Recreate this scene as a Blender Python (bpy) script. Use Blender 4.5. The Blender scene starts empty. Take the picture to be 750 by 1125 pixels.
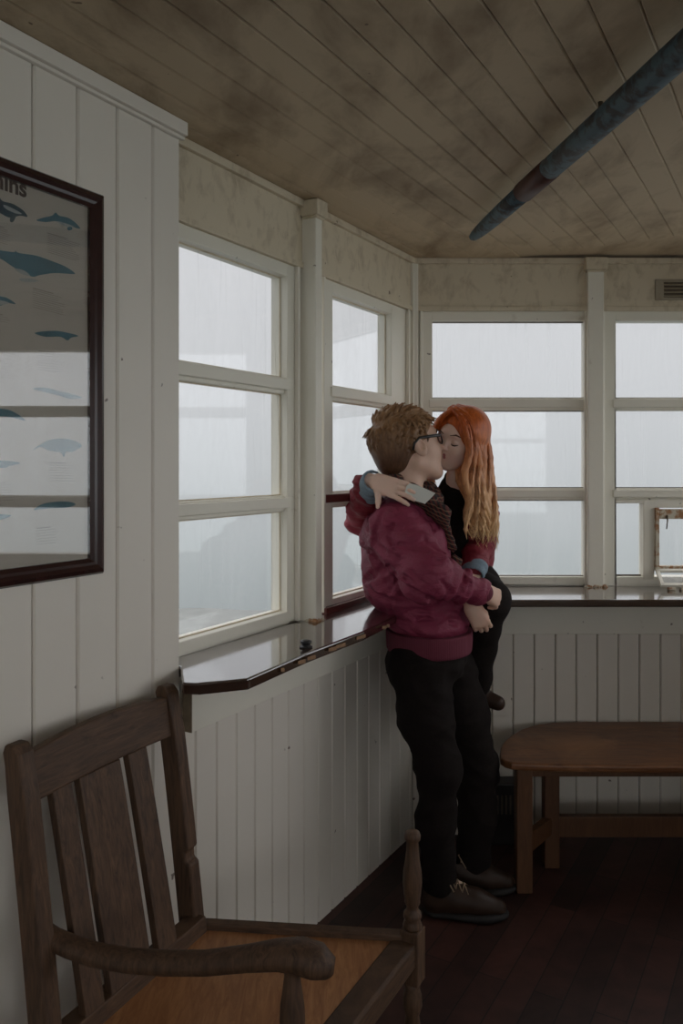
import bpy, bmesh, math, random
import numpy as np
from mathutils import Vector, Matrix, noise as mnoise

random.seed(7); np.random.seed(7)
S = bpy.context.scene
COL = S.collection
# ---------------------------------------------------------------- camera, world, exposure
F = 875.0; HX, HY = 375.0, 510.0; CZ = 1.511; H = 2.35
cam = bpy.data.cameras.new('camera'); cam_o = bpy.data.objects.new('camera', cam); COL.objects.link(cam_o)
cam_o.location = (0, 0, CZ); cam_o.rotation_euler = (math.pi/2, 0, 0)
cam.sensor_fit = 'VERTICAL'; cam.sensor_height = 36; cam.sensor_width = 24; cam.lens = 28
cam.shift_y = -(562.5-HY)/1125
cam.clip_start = 0.02
S.camera = cam_o
S.view_settings.view_transform = 'Standard'; S.view_settings.look = 'None'
S.view_settings.gamma = 1; S.view_settings.use_curve_mapping = False
S.view_settings.exposure = 0.0
SKY = 1.0
w = bpy.data.worlds.new('foggy sky'); S.world = w; w.use_nodes = True
nt = w.node_tree; nt.nodes.clear()
tc = nt.nodes.new('ShaderNodeTexCoord'); sp = nt.nodes.new('ShaderNodeSeparateXYZ')
mr = nt.nodes.new('ShaderNodeMapRange'); mr.inputs[1].default_value = -1; mr.inputs[2].default_value = 1
cr = nt.nodes.new('ShaderNodeValToRGB'); bg = nt.nodes.new('ShaderNodeBackground'); wo = nt.nodes.new('ShaderNodeOutputWorld')
nt.links.new(tc.outputs['Generated'], sp.inputs[0]); nt.links.new(sp.outputs[2], mr.inputs[0])
nt.links.new(mr.outputs[0], cr.inputs[0]); nt.links.new(cr.outputs[0], bg.inputs[0]); nt.links.new(bg.outputs[0], wo.inputs[0])
# sky boosted towards the right rear, added to send more frontal light indoors
def mnode(op, a, b=None):
    n = nt.nodes.new('ShaderNodeMath'); n.operation = op
    for i, x in enumerate((a, b)):
        if x is None: continue
        if isinstance(x, (int, float)): n.inputs[i].default_value = x
        else: nt.links.new(x, n.inputs[i])
    return n.outputs[0]
REAR_FILL = 3.6
dt = mnode('ADD', mnode('MULTIPLY', sp.outputs[0], .72), mnode('MULTIPLY', sp.outputs[1], -.69))
dt = mnode('MAXIMUM', mnode('SUBTRACT', dt, .0), 0)
nt.links.new(mnode('MULTIPLY', mnode('ADD', mnode('MULTIPLY', dt, REAR_FILL), 1), SKY), bg.inputs[1])
def zc(z): return (z+1)/2
stops = [(-1, (.20,.215,.215)), (-.22, (.33,.36,.37)), (-.12, (.45,.48,.49)), (0, (.60,.615,.635)), (.10, (.685,.69,.715)), (.30, (.78,.775,.80)), (1, (2.2,2.2,2.25))]
el = cr.color_ramp.elements
el[0].position = zc(stops[0][0]); el[0].color = (*stops[0][1], 1)
el[1].position = zc(stops[-1][0]); el[1].color = (*stops[-1][1], 1)
for z, c in stops[1:-1]:
    e = el.new(zc(z)); e.color = (*c, 1)

# ---------------------------------------------------------------- geometry helpers
def V(*a): return Vector(a)
def P(px, py, Y): return Vector(((px-HX)/F*Y, Y, CZ+(HY-py)/F*Y))
def atZ(px, py, z):
    Y = F*(z-CZ)/(HY-py); return Vector(((px-HX)/F*Y, Y, z))
class Frame:
    """a wall: origin, along, normal into the room"""
    def __init__(s, o, u, n): s.o = Vector(o); s.u = Vector(u).normalized(); s.n = Vector(n).normalized(); s.z = Vector((0,0,1))
    def p(s, t, d, z): return s.o + s.u*t + s.n*d + s.z*z
    def hit(s, px, py, d=0):
        r = Vector(((px-HX)/F, 1, (HY-py)/F)); c = Vector((0,0,CZ))
        k = ((s.o + s.n*d) - c).dot(s.n)/r.dot(s.n); q = c + r*k - s.o
        return q.dot(s.u), q.z
    def tx(s, px, d=0): return s.hit(px, 500, d)[0]
class MB:
    def __init__(s): s.v = []; s.f = []; s.sm = []
    def add(s, vs, fs, smooth=False):
        b = len(s.v); s.v += [tuple(x) for x in vs]; s.f += [tuple(b+i for i in f) for f in fs]; s.sm += [smooth]*len(fs)
    def hexa(s, c, bev=0):
        # c: 8 corners, bottom 4 then top 4
        s.add(c, [(0,3,2,1),(4,5,6,7),(0,1,5,4),(1,2,6,5),(2,3,7,6),(3,0,4,7)])
    def box(s, fr, t0, t1, d0, d1, z0, z1):
        s.hexa([fr.p(t0,d0,z0), fr.p(t1,d0,z0), fr.p(t1,d1,z0), fr.p(t0,d1,z0), fr.p(t0,d0,z1), fr.p(t1,d0,z1), fr.p(t1,d1,z1), fr.p(t0,d1,z1)])
    def prism(s, pts, vec, smooth=False):
        n = len(pts); a = [Vector(p) for p in pts]; b = [p + Vector(vec) for p in a]
        s.add(a+b, [tuple(reversed(range(n))), tuple(range(n, 2*n))])
        s.add(a+b, [(i, (i+1)%n, n+(i+1)%n, n+i) for i in range(n)], smooth)
    def tube(s, pts, rad, n=12, up=(0,0,1), flat=1.0, cap=True):
        pts = [Vector(p) for p in pts]; m = len(pts)
        if not hasattr(rad, '__len__'): rad = [rad]*m
        vs = []; up = Vector(up)
        for i, p in enumerate(pts):
            t = (pts[min(i+1,m-1)] - pts[max(i-1,0)]).normalized()
            a = t.cross(up)
            if a.length < 1e-3: a = t.cross(Vector((1,0,0)))
            a.normalize(); b = a.cross(t).normalized()
            for k in range(n):
                th = 2*math.pi*k/n; vs.append(p + a*(math.cos(th)*rad[i]) + b*(math.sin(th)*rad[i]*flat))
        fs = [(i*n+k, i*n+(k+1)%n, (i+1)*n+(k+1)%n, (i+1)*n+k) for i in range(m-1) for k in range(n)]
        s.add(vs, fs, True)
        if cap: s.add(vs[:n], [tuple(reversed(range(n)))]); s.add(vs[-n:], [tuple(range(n))])
    def lathe(s, c, prof, n=20, axis=(0,0,1)):
        # prof: list of (height, radius)
        c = Vector(c); ax = Vector(axis).normalized(); a = ax.orthogonal().normalized(); b = ax.cross(a)
        vs = []
        for h, r in prof:
            for k in range(n):
                th = 2*math.pi*k/n; vs.append(c + ax*h + a*(math.cos(th)*r) + b*(math.sin(th)*r))
        m = len(prof)
        s.add(vs, [(i*n+k, i*n+(k+1)%n, (i+1)*n+(k+1)%n, (i+1)*n+k) for i in range(m-1) for k in range(n)], True)
        s.add(vs[:n], [tuple(reversed(range(n)))]); s.add(vs[-n:], [tuple(range(n))])
    def build(s, name, mat, parent=None, bevel=0, seg=2, norm=True):
        me = bpy.data.meshes.new(name); me.from_pydata(s.v, [], s.f); me.polygons.foreach_set('use_smooth', s.sm)
        if norm:
            bm = bmesh.new(); bm.from_mesh(me)
            bmesh.ops.remove_doubles(bm, verts=bm.verts, dist=1e-6)
            bmesh.ops.recalc_face_normals(bm, faces=bm.faces); bm.to_mesh(me); bm.free()
        me.materials.append(mat)
        o = bpy.data.objects.new(name, me); COL.objects.link(o)
        if parent is not None: link_to(o, parent)
        if bevel:
            md = o.modifiers.new('bevel', 'BEVEL'); md.width = bevel; md.segments = seg; md.limit_method = 'ANGLE'; md.angle_limit = math.radians(40)
        return o
def wm(o):
    m = o.matrix_basis.copy()
    while o.parent is not None:
        m = o.parent.matrix_basis @ o.matrix_parent_inverse @ m if False else (o.parent.matrix_basis @ m); o = o.parent
    return m
def link_to(o, parent):
    # keeps world placement: mesh data is in world space, so undo the parent's transform
    o.parent = parent; o.matrix_parent_inverse = Matrix.Identity(4)
    m = Matrix.Identity(4); q = parent
    while q is not None: m = q.matrix_basis @ m; q = q.parent
    inv = m.inverted()
    if o.type == 'MESH': o.data.transform(inv)
    else: o.matrix_basis = inv @ o.matrix_basis
def empty(name, loc, label=None, cat=None, group=None, kind=None, parent=None):
    o = bpy.data.objects.new(name, None); COL.objects.link(o); o.location = loc; o.empty_display_size = .05
    o.matrix_basis = Matrix.Translation(Vector(loc))
    tag(o, label, cat, group, kind)
    if parent is not None: link_to(o, parent)
    return o
def tag(o, label=None, cat=None, group=None, kind=None):
    if label: o['label'] = label
    if cat: o['category'] = cat
    if group: o['group'] = group
    if kind: o['kind'] = kind
    return o
def struct(o): o['kind'] = 'structure'; return o

# ---------------------------------------------------------------- materials
def newmat(name):
    m = bpy.data.materials.new(name); m.use_nodes = True; t = m.node_tree; t.nodes.clear()
    o = t.nodes.new('ShaderNodeOutputMaterial'); b = t.nodes.new('ShaderNodeBsdfPrincipled'); t.links.new(b.outputs[0], o.inputs[0])
    return m, t, b
def mapping(t, scale=(1,1,1), rot=(0,0,0)):
    c = t.nodes.new('ShaderNodeTexCoord'); m = t.nodes.new('ShaderNodeMapping')
    m.inputs['Scale'].default_value = scale; m.inputs['Rotation'].default_value = rot
    t.links.new(c.outputs['Object'], m.inputs[0]); return m.outputs[0]
def noise(t, vec, scale, detail=4, rough=.55, dist=0):
    n = t.nodes.new('ShaderNodeTexNoise'); n.inputs['Scale'].default_value = scale; n.inputs['Detail'].default_value = detail
    n.inputs['Roughness'].default_value = rough; n.inputs['Distortion'].default_value = dist
    t.links.new(vec, n.inputs['Vector']); return n.outputs['Fac']
def ramp(t, fac, stops):
    r = t.nodes.new('ShaderNodeValToRGB'); e = r.color_ramp.elements
    e[0].position = stops[0][0]; e[0].color = (*stops[0][1], 1); e[1].position = stops[-1][0]; e[1].color = (*stops[-1][1], 1)
    for p, c in stops[1:-1]:
        x = e.new(p); x.color = (*c, 1)
    t.links.new(fac, r.inputs[0]); return r.outputs[0]
def mix(t, fac, a, b, mode='MIX'):
    m = t.nodes.new('ShaderNodeMix'); m.data_type = 'RGBA'; m.blend_type = mode
    if isinstance(fac, (int, float)): m.inputs[0].default_value = fac
    else: t.links.new(fac, m.inputs[0])
    for i, x in ((6, a), (7, b)):
        if isinstance(x, tuple): m.inputs[i].default_value = (*x, 1)
        else: t.links.new(x, m.inputs[i])
    return m.outputs[2]
def bump(t, b, h, strength=.3, dist=.005):
    n = t.nodes.new('ShaderNodeBump'); n.inputs['Strength'].default_value = strength; n.inputs['Distance'].default_value = dist
    t.links.new(h, n.inputs['Height']); t.links.new(n.outputs[0], b.inputs['Normal'])
def g3(v): return (v, v, v)
def paint(name, col, dirt=(.20,.13,.07), lo=.60, hi=.72, amount=.8, rough=.45, scale=5, spots=True, stretch=(1,1,1)):
    m, t, b = newmat(name)
    v = mapping(t, stretch)
    n1 = noise(t, v, scale, 6, .6, .4)
    n2 = noise(t, mapping(t), 1.7, 3)
    base = mix(t, n2, tuple(c*.90 for c in col), tuple(min(1, c*1.06) for c in col))
    k = ramp(t, n1, [(lo, g3(0)), (hi, g3(amount))])
    c = mix(t, k, base, dirt)
    if spots:
        n3 = noise(t, mapping(t), 26, 2, .5, .2)
        k3 = ramp(t, n3, [(.75, g3(0)), (.78, g3(.8))])
        c = mix(t, k3, c, (.10,.055,.03))
    t.links.new(c, b.inputs['Base Color']); b.inputs['Roughness'].default_value = rough
    bump(t, b, noise(t, mapping(t), 45, 3), .12, .004)
    return m
def wood(name, c0, c1, scale=(1,1,1), rough=.4, grain=12, bumpy=.15, rot=(0,0,0), wear=None):
    m, t, b = newmat(name)
    v = mapping(t, scale, rot)
    n1 = noise(t, v, grain, 8, .65, 1.2); n2 = noise(t, v, grain*.25, 3, .5, .6)
    c = ramp(t, n1, [(.30, c0), (.72, c1)])
    c = mix(t, n2, mix(t, .75, c, c0), c)
    if wear:
        n3 = noise(t, mapping(t), 3.2, 4, .6, .5)
        c = mix(t, ramp(t, n3, [(.50, g3(0)), (.72, g3(.8))]), c, wear)
    t.links.new(c, b.inputs['Base Color'])
    r = t.nodes.new('ShaderNodeMapRange'); r.inputs[3].default_value = rough-.08; r.inputs[4].default_value = rough+.15
    t.links.new(n2, r.inputs[0]); t.links.new(r.outputs[0], b.inputs['Roughness'])
    bump(t, b, n1, bumpy, .003)
    return m
def plain(name, col, rough=.5, metal=0, var=.1, scale=30, bmp=0, spec=None, sheen=0):
    m, t, b = newmat(name)
    n = noise(t, mapping(t), scale, 3)
    c = mix(t, n, tuple(x*(1-var) for x in col), tuple(min(1, x*(1+var)) for x in col))
    t.links.new(c, b.inputs['Base Color']); b.inputs['Roughness'].default_value = rough; b.inputs['Metallic'].default_value = metal
    if spec is not None: b.inputs['Specular IOR Level'].default_value = spec
    if sheen: b.inputs['Sheen Weight'].default_value = sheen
    if bmp: bump(t, b, noise(t, mapping(t), scale*2.2, 3), bmp, .003)
    return m
M = {}
M['board'] = paint('cream painted boards', (.80,.745,.66), lo=.72, hi=.85, amount=.35, rough=.5)
M['frieze'] = paint('mildewed cream paint', (.67,.58,.43), dirt=(.26,.18,.10), lo=.50, hi=.78, amount=.6, rough=.6, scale=17, stretch=(1.3,1.3,.8))
M['frame'] = paint('painted window timber', (.84,.80,.69), dirt=(.28,.19,.10), lo=.66, hi=.80, amount=.55, rough=.4, scale=8)
M['rusty'] = paint('rust stained paint', (.62,.56,.44), dirt=(.34,.15,.05), lo=.45, hi=.58, amount=.95, rough=.6, scale=30)
M['ceiling'] = paint('stained ceiling paint', (.56,.44,.295), dirt=(.17,.10,.05), lo=.46, hi=.74, amount=.75, rough=.6, scale=4.5, stretch=(1.4,.7,1))
M['gap'] = plain('dark groove timber', (.10,.075,.05), .9)  # dark brown of the board joints, back putty lines and vent back
M['sill'] = wood('varnished dark sill', (.030,.014,.009), (.075,.036,.022), (3,1,3), .13, 8, .04)
_b = [n for n in M['sill'].node_tree.nodes if n.type == 'BSDF_PRINCIPLED'][0]; _b.inputs['IOR'].default_value = 1.9; _b.inputs['Coat Weight'].default_value = 1; _b.inputs['Coat Roughness'].default_value = .08; _b.inputs['Coat IOR'].default_value = 1.7
M['chip'] = plain('bare chipped sill edge', (.26,.15,.08), .8, 0, .5, 60)
M['oak'] = wood('dark oak', (.036,.017,.009), (.20,.108,.056), (9,9,1.0), .58, 9, .25)
M['oakh'] = wood('dark oak across', (.036,.017,.009), (.20,.108,.056), (1.5,1.0,9), .58, 9, .25)
M['seat'] = wood('worn honey seat wood', (.27,.105,.040), (.64,.33,.145), (8,1.5,8), .38, 7, .1, rot=(0,0,math.radians(62)))
M['bench'] = wood('polished brown bench wood', (.11,.040,.015), (.32,.135,.05), (1.2,7,7), .36, 6, .06, wear=(.42,.20,.085))
M['benchleg'] = wood('bench leg wood', (.08,.033,.014), (.19,.085,.036), (7,7,1), .45, 7, .1)
M['maroonpaint'] = plain('brown red painted timber', (.13,.035,.028), .4)
M['picframe'] = plain('dark mahogany frame', (.035,.013,.011), .22, 0, .3)
M['paper'] = plain('aged poster paper', (.47,.43,.37), .8, 0, .05, 4)
M['ink'] = plain('dark poster ink', (.035,.02,.02), .8)
M['greyink'] = plain('faint caption ink', (.28,.245,.215), .8)
M['whale'] = plain('slate blue print', (.055,.16,.205), .8, 0, .35, 18)
M['whaledark'] = plain('dark blue print', (.03,.07,.095), .8, 0, .3, 18)
M['belly'] = plain('pale print', (.34,.36,.35), .8, 0, .1)
M['skin'] = plain('skin', (.68,.44,.33), .5, 0, .10, 30, .05)
M['skin2'] = plain('pale skin', (.82,.58,.47), .5, 0, .05, 30, .03)
for k in ('skin','skin2'):
    b_ = [n for n in M[k].node_tree.nodes if n.type == 'BSDF_PRINCIPLED'][0]
    b_.inputs['Subsurface Weight'].default_value = .15; b_.inputs['Subsurface Radius'].default_value = (.02,.008,.005); b_.inputs['Subsurface Scale'].default_value = .4
M['lip'] = plain('lip', (.42,.15,.14), .45)
M['brow'] = plain('eyebrow hair', (.10,.05,.03), .8)
M['eye'] = plain('eye white', (.55,.52,.48), .2)
M['black'] = plain('black plastic', (.012,.012,.013), .3)
M['jeans'] = plain('black denim', (.013,.0095,.0085), .9, 0, .5, 120, .2, spec=.15)
M['denim'] = plain('blue denim', (.21,.28,.34), .85, 0, .35, 160, .3)
M['shoe'] = plain('brown shoe leather', (.035,.018,.011), .5, 0, .4, 20, .1, spec=.3)
M['sole'] = plain('dark rubber', (.012,.010,.010), .7)
M['lace'] = plain('tan shoelace', (.28,.20,.13), .8)
M['metal'] = plain('tarnished metal', (.18,.15,.12), .4, .8, .4, 40)
M['card'] = plain('off white card', (.66,.66,.60), .5, 0, .03)
M['vent'] = paint('grimy vent', (.36,.31,.23), lo=.5, hi=.7, amount=.7)
M['heater'] = plain('dark enamel', (.016,.014,.013), .4)
M['grass'] = plain('pale foggy grass', (.125,.128,.12), .95, 0, .3, 3.5)
def jacket_mat(name, col):
    m, t, b = newmat(name)
    n = noise(t, mapping(t), 14, 5, .6, .8); n2 = noise(t, mapping(t, (1,1,2.2)), 26, 4, .55, 1.5)
    c = mix(t, n, tuple(x*.75 for x in col), tuple(x*1.25 for x in col))
    t.links.new(c, b.inputs['Base Color']); b.inputs['Roughness'].default_value = .60; b.inputs['Specular IOR Level'].default_value = .35
    bump(t, b, n2, .6, .010)
    return m
M['jacket'] = jacket_mat('burgundy nylon', (.215,.027,.062))
M['jacket2'] = jacket_mat('dark red nylon', (.22,.020,.034))
def rib_mat(name, col):
    m, t, b = newmat(name)
    wv = t.nodes.new('ShaderNodeTexWave'); wv.inputs['Scale'].default_value = 60; wv.inputs['Distortion'].default_value = .5
    t.links.new(mapping(t, (1,1,.05)), wv.inputs['Vector'])
    t.links.new(mix(t, wv.outputs['Fac'], tuple(x*.7 for x in col), col), b.inputs['Base Color']); b.inputs['Roughness'].default_value = .85
    bump(t, b, wv.outputs['Fac'], .3, .003)
    return m
M['rib'] = rib_mat('burgundy ribbed knit', (.16,.022,.045))
def plaid_mat():
    m, t, b = newmat('dark tartan wool')
    cs = []
    for rot in ((0,.5,.3), (1.2,.2,1.2)):
        wv = t.nodes.new('ShaderNodeTexWave'); wv.inputs['Scale'].default_value = 26; wv.inputs['Distortion'].default_value = 2.5
        t.links.new(mapping(t, (1,1,1), rot), wv.inputs['Vector']); wv.inputs['Detail'].default_value = 1; cs.append(wv.outputs['Fac'])
    c = mix(t, ramp(t, cs[0], [(.55, g3(0)), (.6, g3(1))]), (.018,.012,.012), (.10,.022,.018))
    c = mix(t, ramp(t, cs[1], [(.82, g3(0)), (.86, g3(.7))]), c, (.22,.13,.08))
    t.links.new(c, b.inputs['Base Color']); b.inputs['Roughness'].default_value = .95
    bump(t, b, noise(t, mapping(t), 120, 2), .3, .003)
    return m
M['plaid'] = plaid_mat()
def hair_mat(name, root, tip, z0, z1, dark):
    m, t, b = newmat(name)
    c_ = t.nodes.new('ShaderNodeTexCoord'); s_ = t.nodes.new('ShaderNodeSeparateXYZ'); t.links.new(c_.outputs['Object'], s_.inputs[0])
    r = t.nodes.new('ShaderNodeMapRange'); r.inputs[1].default_value = z0; r.inputs[2].default_value = z1; t.links.new(s_.outputs[2], r.inputs[0])
    n = noise(t, mapping(t, (1,1,.18)), 95, 5, .7, .3)
    c = mix(t, r.outputs[0], tip, root)
    c = mix(t, ramp(t, n, [(.35, g3(.75)), (.62, g3(0))]), c, dark, 'MULTIPLY')
    t.links.new(c, b.inputs['Base Color']); b.inputs['Roughness'].default_value = .42; b.inputs['Specular IOR Level'].default_value = .4
    bump(t, b, n, .4, .003)
    return m
def facing(t, lo, hi, power=4):
    lw = t.nodes.new('ShaderNodeLayerWeight'); p = t.nodes.new('ShaderNodeMath'); p.operation = 'POWER'; p.inputs[1].default_value = power
    t.links.new(lw.outputs['Facing'], p.inputs[0]); lw.inputs[0].default_value = .5
    r = t.nodes.new('ShaderNodeMapRange'); r.inputs[3].default_value = lo; r.inputs[4].default_value = hi; t.links.new(p.outputs[0], r.inputs[0]); return r.outputs[0]
def glass_mat():
    m = bpy.data.materials.new('misted window glass'); m.use_nodes = True; t = m.node_tree; t.nodes.clear()
    o = t.nodes.new('ShaderNodeOutputMaterial'); tr = t.nodes.new('ShaderNodeBsdfTransparent'); tl = t.nodes.new('ShaderNodeBsdfTranslucent')
    gl = t.nodes.new('ShaderNodeBsdfGlossy'); gl.inputs['Roughness'].default_value = .03
    tr.inputs[0].default_value = (.97,.98,.98,1); tl.inputs[0].default_value = (.9,.91,.92,1)
    n = noise(t, mapping(t, (1,1,.22)), 9, 5, .6, .5); n2 = noise(t, mapping(t, (1,1,.04)), 55, 2)
    k = ramp(t, n, [(.38, g3(.015)), (.75, g3(.10))]); k2 = ramp(t, n2, [(.63, g3(0)), (.70, g3(.08))])
    f = mix(t, 1.0, k, k2, 'ADD')
    a = t.nodes.new('ShaderNodeMixShader'); t.links.new(f, a.inputs[0]); t.links.new(tr.outputs[0], a.inputs[1]); t.links.new(tl.outputs[0], a.inputs[2])
    c = t.nodes.new('ShaderNodeMixShader'); t.links.new(facing(t, .03, .9), c.inputs[0]); t.links.new(a.outputs[0], c.inputs[1]); t.links.new(gl.outputs[0], c.inputs[2])
    t.links.new(c.outputs[0], o.inputs[0]); return m
M['glass'] = glass_mat()
def picglass():
    m = bpy.data.materials.new('picture glazing'); m.use_nodes = True; t = m.node_tree; t.nodes.clear()
    o = t.nodes.new('ShaderNodeOutputMaterial'); tr = t.nodes.new('ShaderNodeBsdfTransparent'); gl = t.nodes.new('ShaderNodeBsdfGlossy'); gl.inputs['Roughness'].default_value = .02
    c = t.nodes.new('ShaderNodeMixShader'); t.links.new(facing(t, .085, 1.0), c.inputs[0]); t.links.new(tr.outputs[0], c.inputs[1]); t.links.new(gl.outputs[0], c.inputs[2])
    t.links.new(c.outputs[0], o.inputs[0]); return m
M['picglass'] = picglass()
def floor_mat():
    m, t, b = newmat('dark red floor planks')
    v = mapping(t, (1,1,1), (0,0,math.radians(-59.6)))
    br = t.nodes.new('ShaderNodeTexBrick'); br.inputs['Scale'].default_value = 1; br.inputs['Brick Width'].default_value = .75; br.inputs['Row Height'].default_value = .085
    br.inputs['Mortar Size'].default_value = .0018; br.inputs['Color1'].default_value = (.028,.012,.009,1); br.inputs['Color2'].default_value = (.085,.030,.022,1); br.inputs['Mortar'].default_value = (.006,.004,.003,1)
    br.offset = .37; t.links.new(v, br.inputs['Vector'])
    n = noise(t, mapping(t, (1,1,1)), 7, 6, .65, .4)
    c = mix(t, ramp(t, n, [(.35, g3(.8)), (.65, g3(0))]), br.outputs['Color'], (.35,.33,.32), 'MULTIPLY')
    t.links.new(c, b.inputs['Base Color']); b.inputs['Roughness'].default_value = .55
    bump(t, b, br.outputs['Fac'], -.3, .003)
    return m
M['floor'] = floor_mat()

# ---------------------------------------------------------------- room
TH = math.radians(30.385); sn, cs = math.sin(TH), math.cos(TH)
C = V((453-HX)/269.4, F/269.4, 0)                        # back left corner
LW = Frame(C, (-sn, -cs, 0), (cs, -sn, 0))               # left wall, t runs towards the camera
BW = Frame(C, (1, 0, 0), (0, -1, 0))                     # back wall, t runs to the right
BL = 1.33
C2 = C + V(BL, 0, 0)
RW = Frame(C2, (sn, -cs, 0), (-cs, -sn, 0))              # right bay wall
NEAR = .058                                              # the near panelled wall stands this far in front of the window wall
T_EDGE = LW.tx(198, NEAR)
RL = 2.95
C3 = RW.p(RL, 0, 0)
SW = Frame(C3, (0, -1, 0), (-1, 0, 0))
YB = -2.2
TL = 6.3
CL = LW.p(TL, 0, 0)

def floor_poly(z):
    return [V(*(C + V(-.3,.2,0)).xy, z), V(*(C2 + V(.3,.2,0)).xy, z), V(C3.x+.2, C3.y, z), V(C3.x+.2, CL.y-.1, z), V(CL.x-.2, CL.y-.1, z)]
m = MB(); m.prism(floor_poly(-.06), (0,0,.06)); struct(m.build('floor', M['floor']))
# ceiling of tongue and groove boards running with the left wall
def board_strip(mb, fr, t0, t1, z0, z1, d, v=.005, g=.005):
    """one board, flat face at depth d, chamfered along both long edges"""
    e = .0013; prof = [(t0+e, d-.009), (t0+e, d-g), (t0+v, d), (t1-v, d), (t1-e, d-g), (t1-e, d-.009)]
    a = [fr.p(t, dd, z0) for t, dd in prof]; mb.prism(a, (0,0,z1-z0))
def boards(name, fr, t0, t1, z0, z1, wd, phase, d, mat):
    mb = MB(); k = math.floor((t0-phase)/wd)
    while phase + k*wd < t1:
        a = max(t0, phase+k*wd); b = min(t1, phase+(k+1)*wd)
        if b-a > .012: board_strip(mb, fr, a, b, z0, z1, d)
        k += 1
    bk = MB(); bk.box(fr, t0, t1, d-.028, d-.0085, z0, z1); struct(bk.build(name+'_battens', M['gap']))
    return struct(mb.build(name, mat, norm=True))
mb = MB()
wc = .0823; L0, L1 = -.2, 6.6
k = -3
while k*wc < 5.6:
    a, b = (k+.72-1)*wc, (k+.72)*wc
    prof = [(a+.0004, 0.012), (a+.0004, .0035), (a+.004, 0), (b-.004, 0), (b-.0004, .0035), (b-.0004, .012)]
    q = [LW.p(L0, dd, H+zz) for dd, zz in prof]
    mb.prism(q, LW.u*(L1-L0)); k += 1
mb.prism(floor_poly(H+.011), (0,0,.05))
struct(mb.build('ceiling', M['ceiling']))

# near wall, panelled
t_r = LW.tx(168, NEAR)
boards('wall_left', LW, T_EDGE, TL, 0, H-.001, .112, t_r, NEAR, M['board'])
mb = MB(); mb.box(LW, T_EDGE, TL, -.12, NEAR-.03, 0, H); struct(mb.build('wall_left_core', M['board']))
mb = MB(); mb.box(LW, T_EDGE-.004, TL, NEAR, NEAR+.022, H-.034, H-.001); mb.box(LW, T_EDGE-.004, TL, NEAR, NEAR+.012, H-.042, H-.034)
struct(mb.build('trim_1', M['board'], bevel=.002))

Z_SILL = 1.0125; Z_APR = .822; Z_FB = 1.016; Z_G0 = 1.05; Z_GT = 2.098; Z_HEAD = 2.137
R1 = (1.731, 1.783); R2 = (1.363, 1.413)
# lower panelling
def lower(fr, t0, t1, wd, ph, nm, ta=None, th=.022):
    boards('wall_'+nm, fr, t0, t1, 0, Z_APR+.01, wd, ph, 0, M['board'])
    mb = MB(); mb.box(fr, t0-.06, t1, -.12, -.03, 0, Z_FB); struct(mb.build('wall_%s_core' % nm, M['board']))
    ta = ta or t1; mb = MB(); mb.box(fr, t0, ta, .0, th, Z_APR, Z_SILL-.0285)
    return struct(mb.build('trim_apron_'+nm, M['frame'], bevel=.002))
lower(LW, .0, T_EDGE+.02, .087, LW.tx(317), 'left_window_side', LW.tx(211, .030), .030)
lower(BW, .0, BL, .0858, BW.tx(609.8), 'back')
lower(RW, .0, RL, .087, 0, 'right')
def header(fr, t0, t1, nm):
    mb = MB(); mb.box(fr, t0-.04, t1, -.10, .0, Z_HEAD, H-.001); struct(mb.build('wall_%s_frieze' % nm, M['frieze']))
    mb = MB(); mb.box(fr, t0, t1, .0, .016, H-.024, H-.001); struct(mb.build('trim_cornice_'+nm, M['frieze'], bevel=.002))
    mb = MB(); mb.box(fr, t0, t1, .0, .006, Z_HEAD-.002, Z_HEAD+.016); struct(mb.build('trim_head_'+nm, M['frieze'], bevel=.0015))
header(LW, 0, T_EDGE+.02, 'left_window_side'); header(BW, 0, BL, 'back'); header(RW, 0, RL, 'right')

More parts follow.
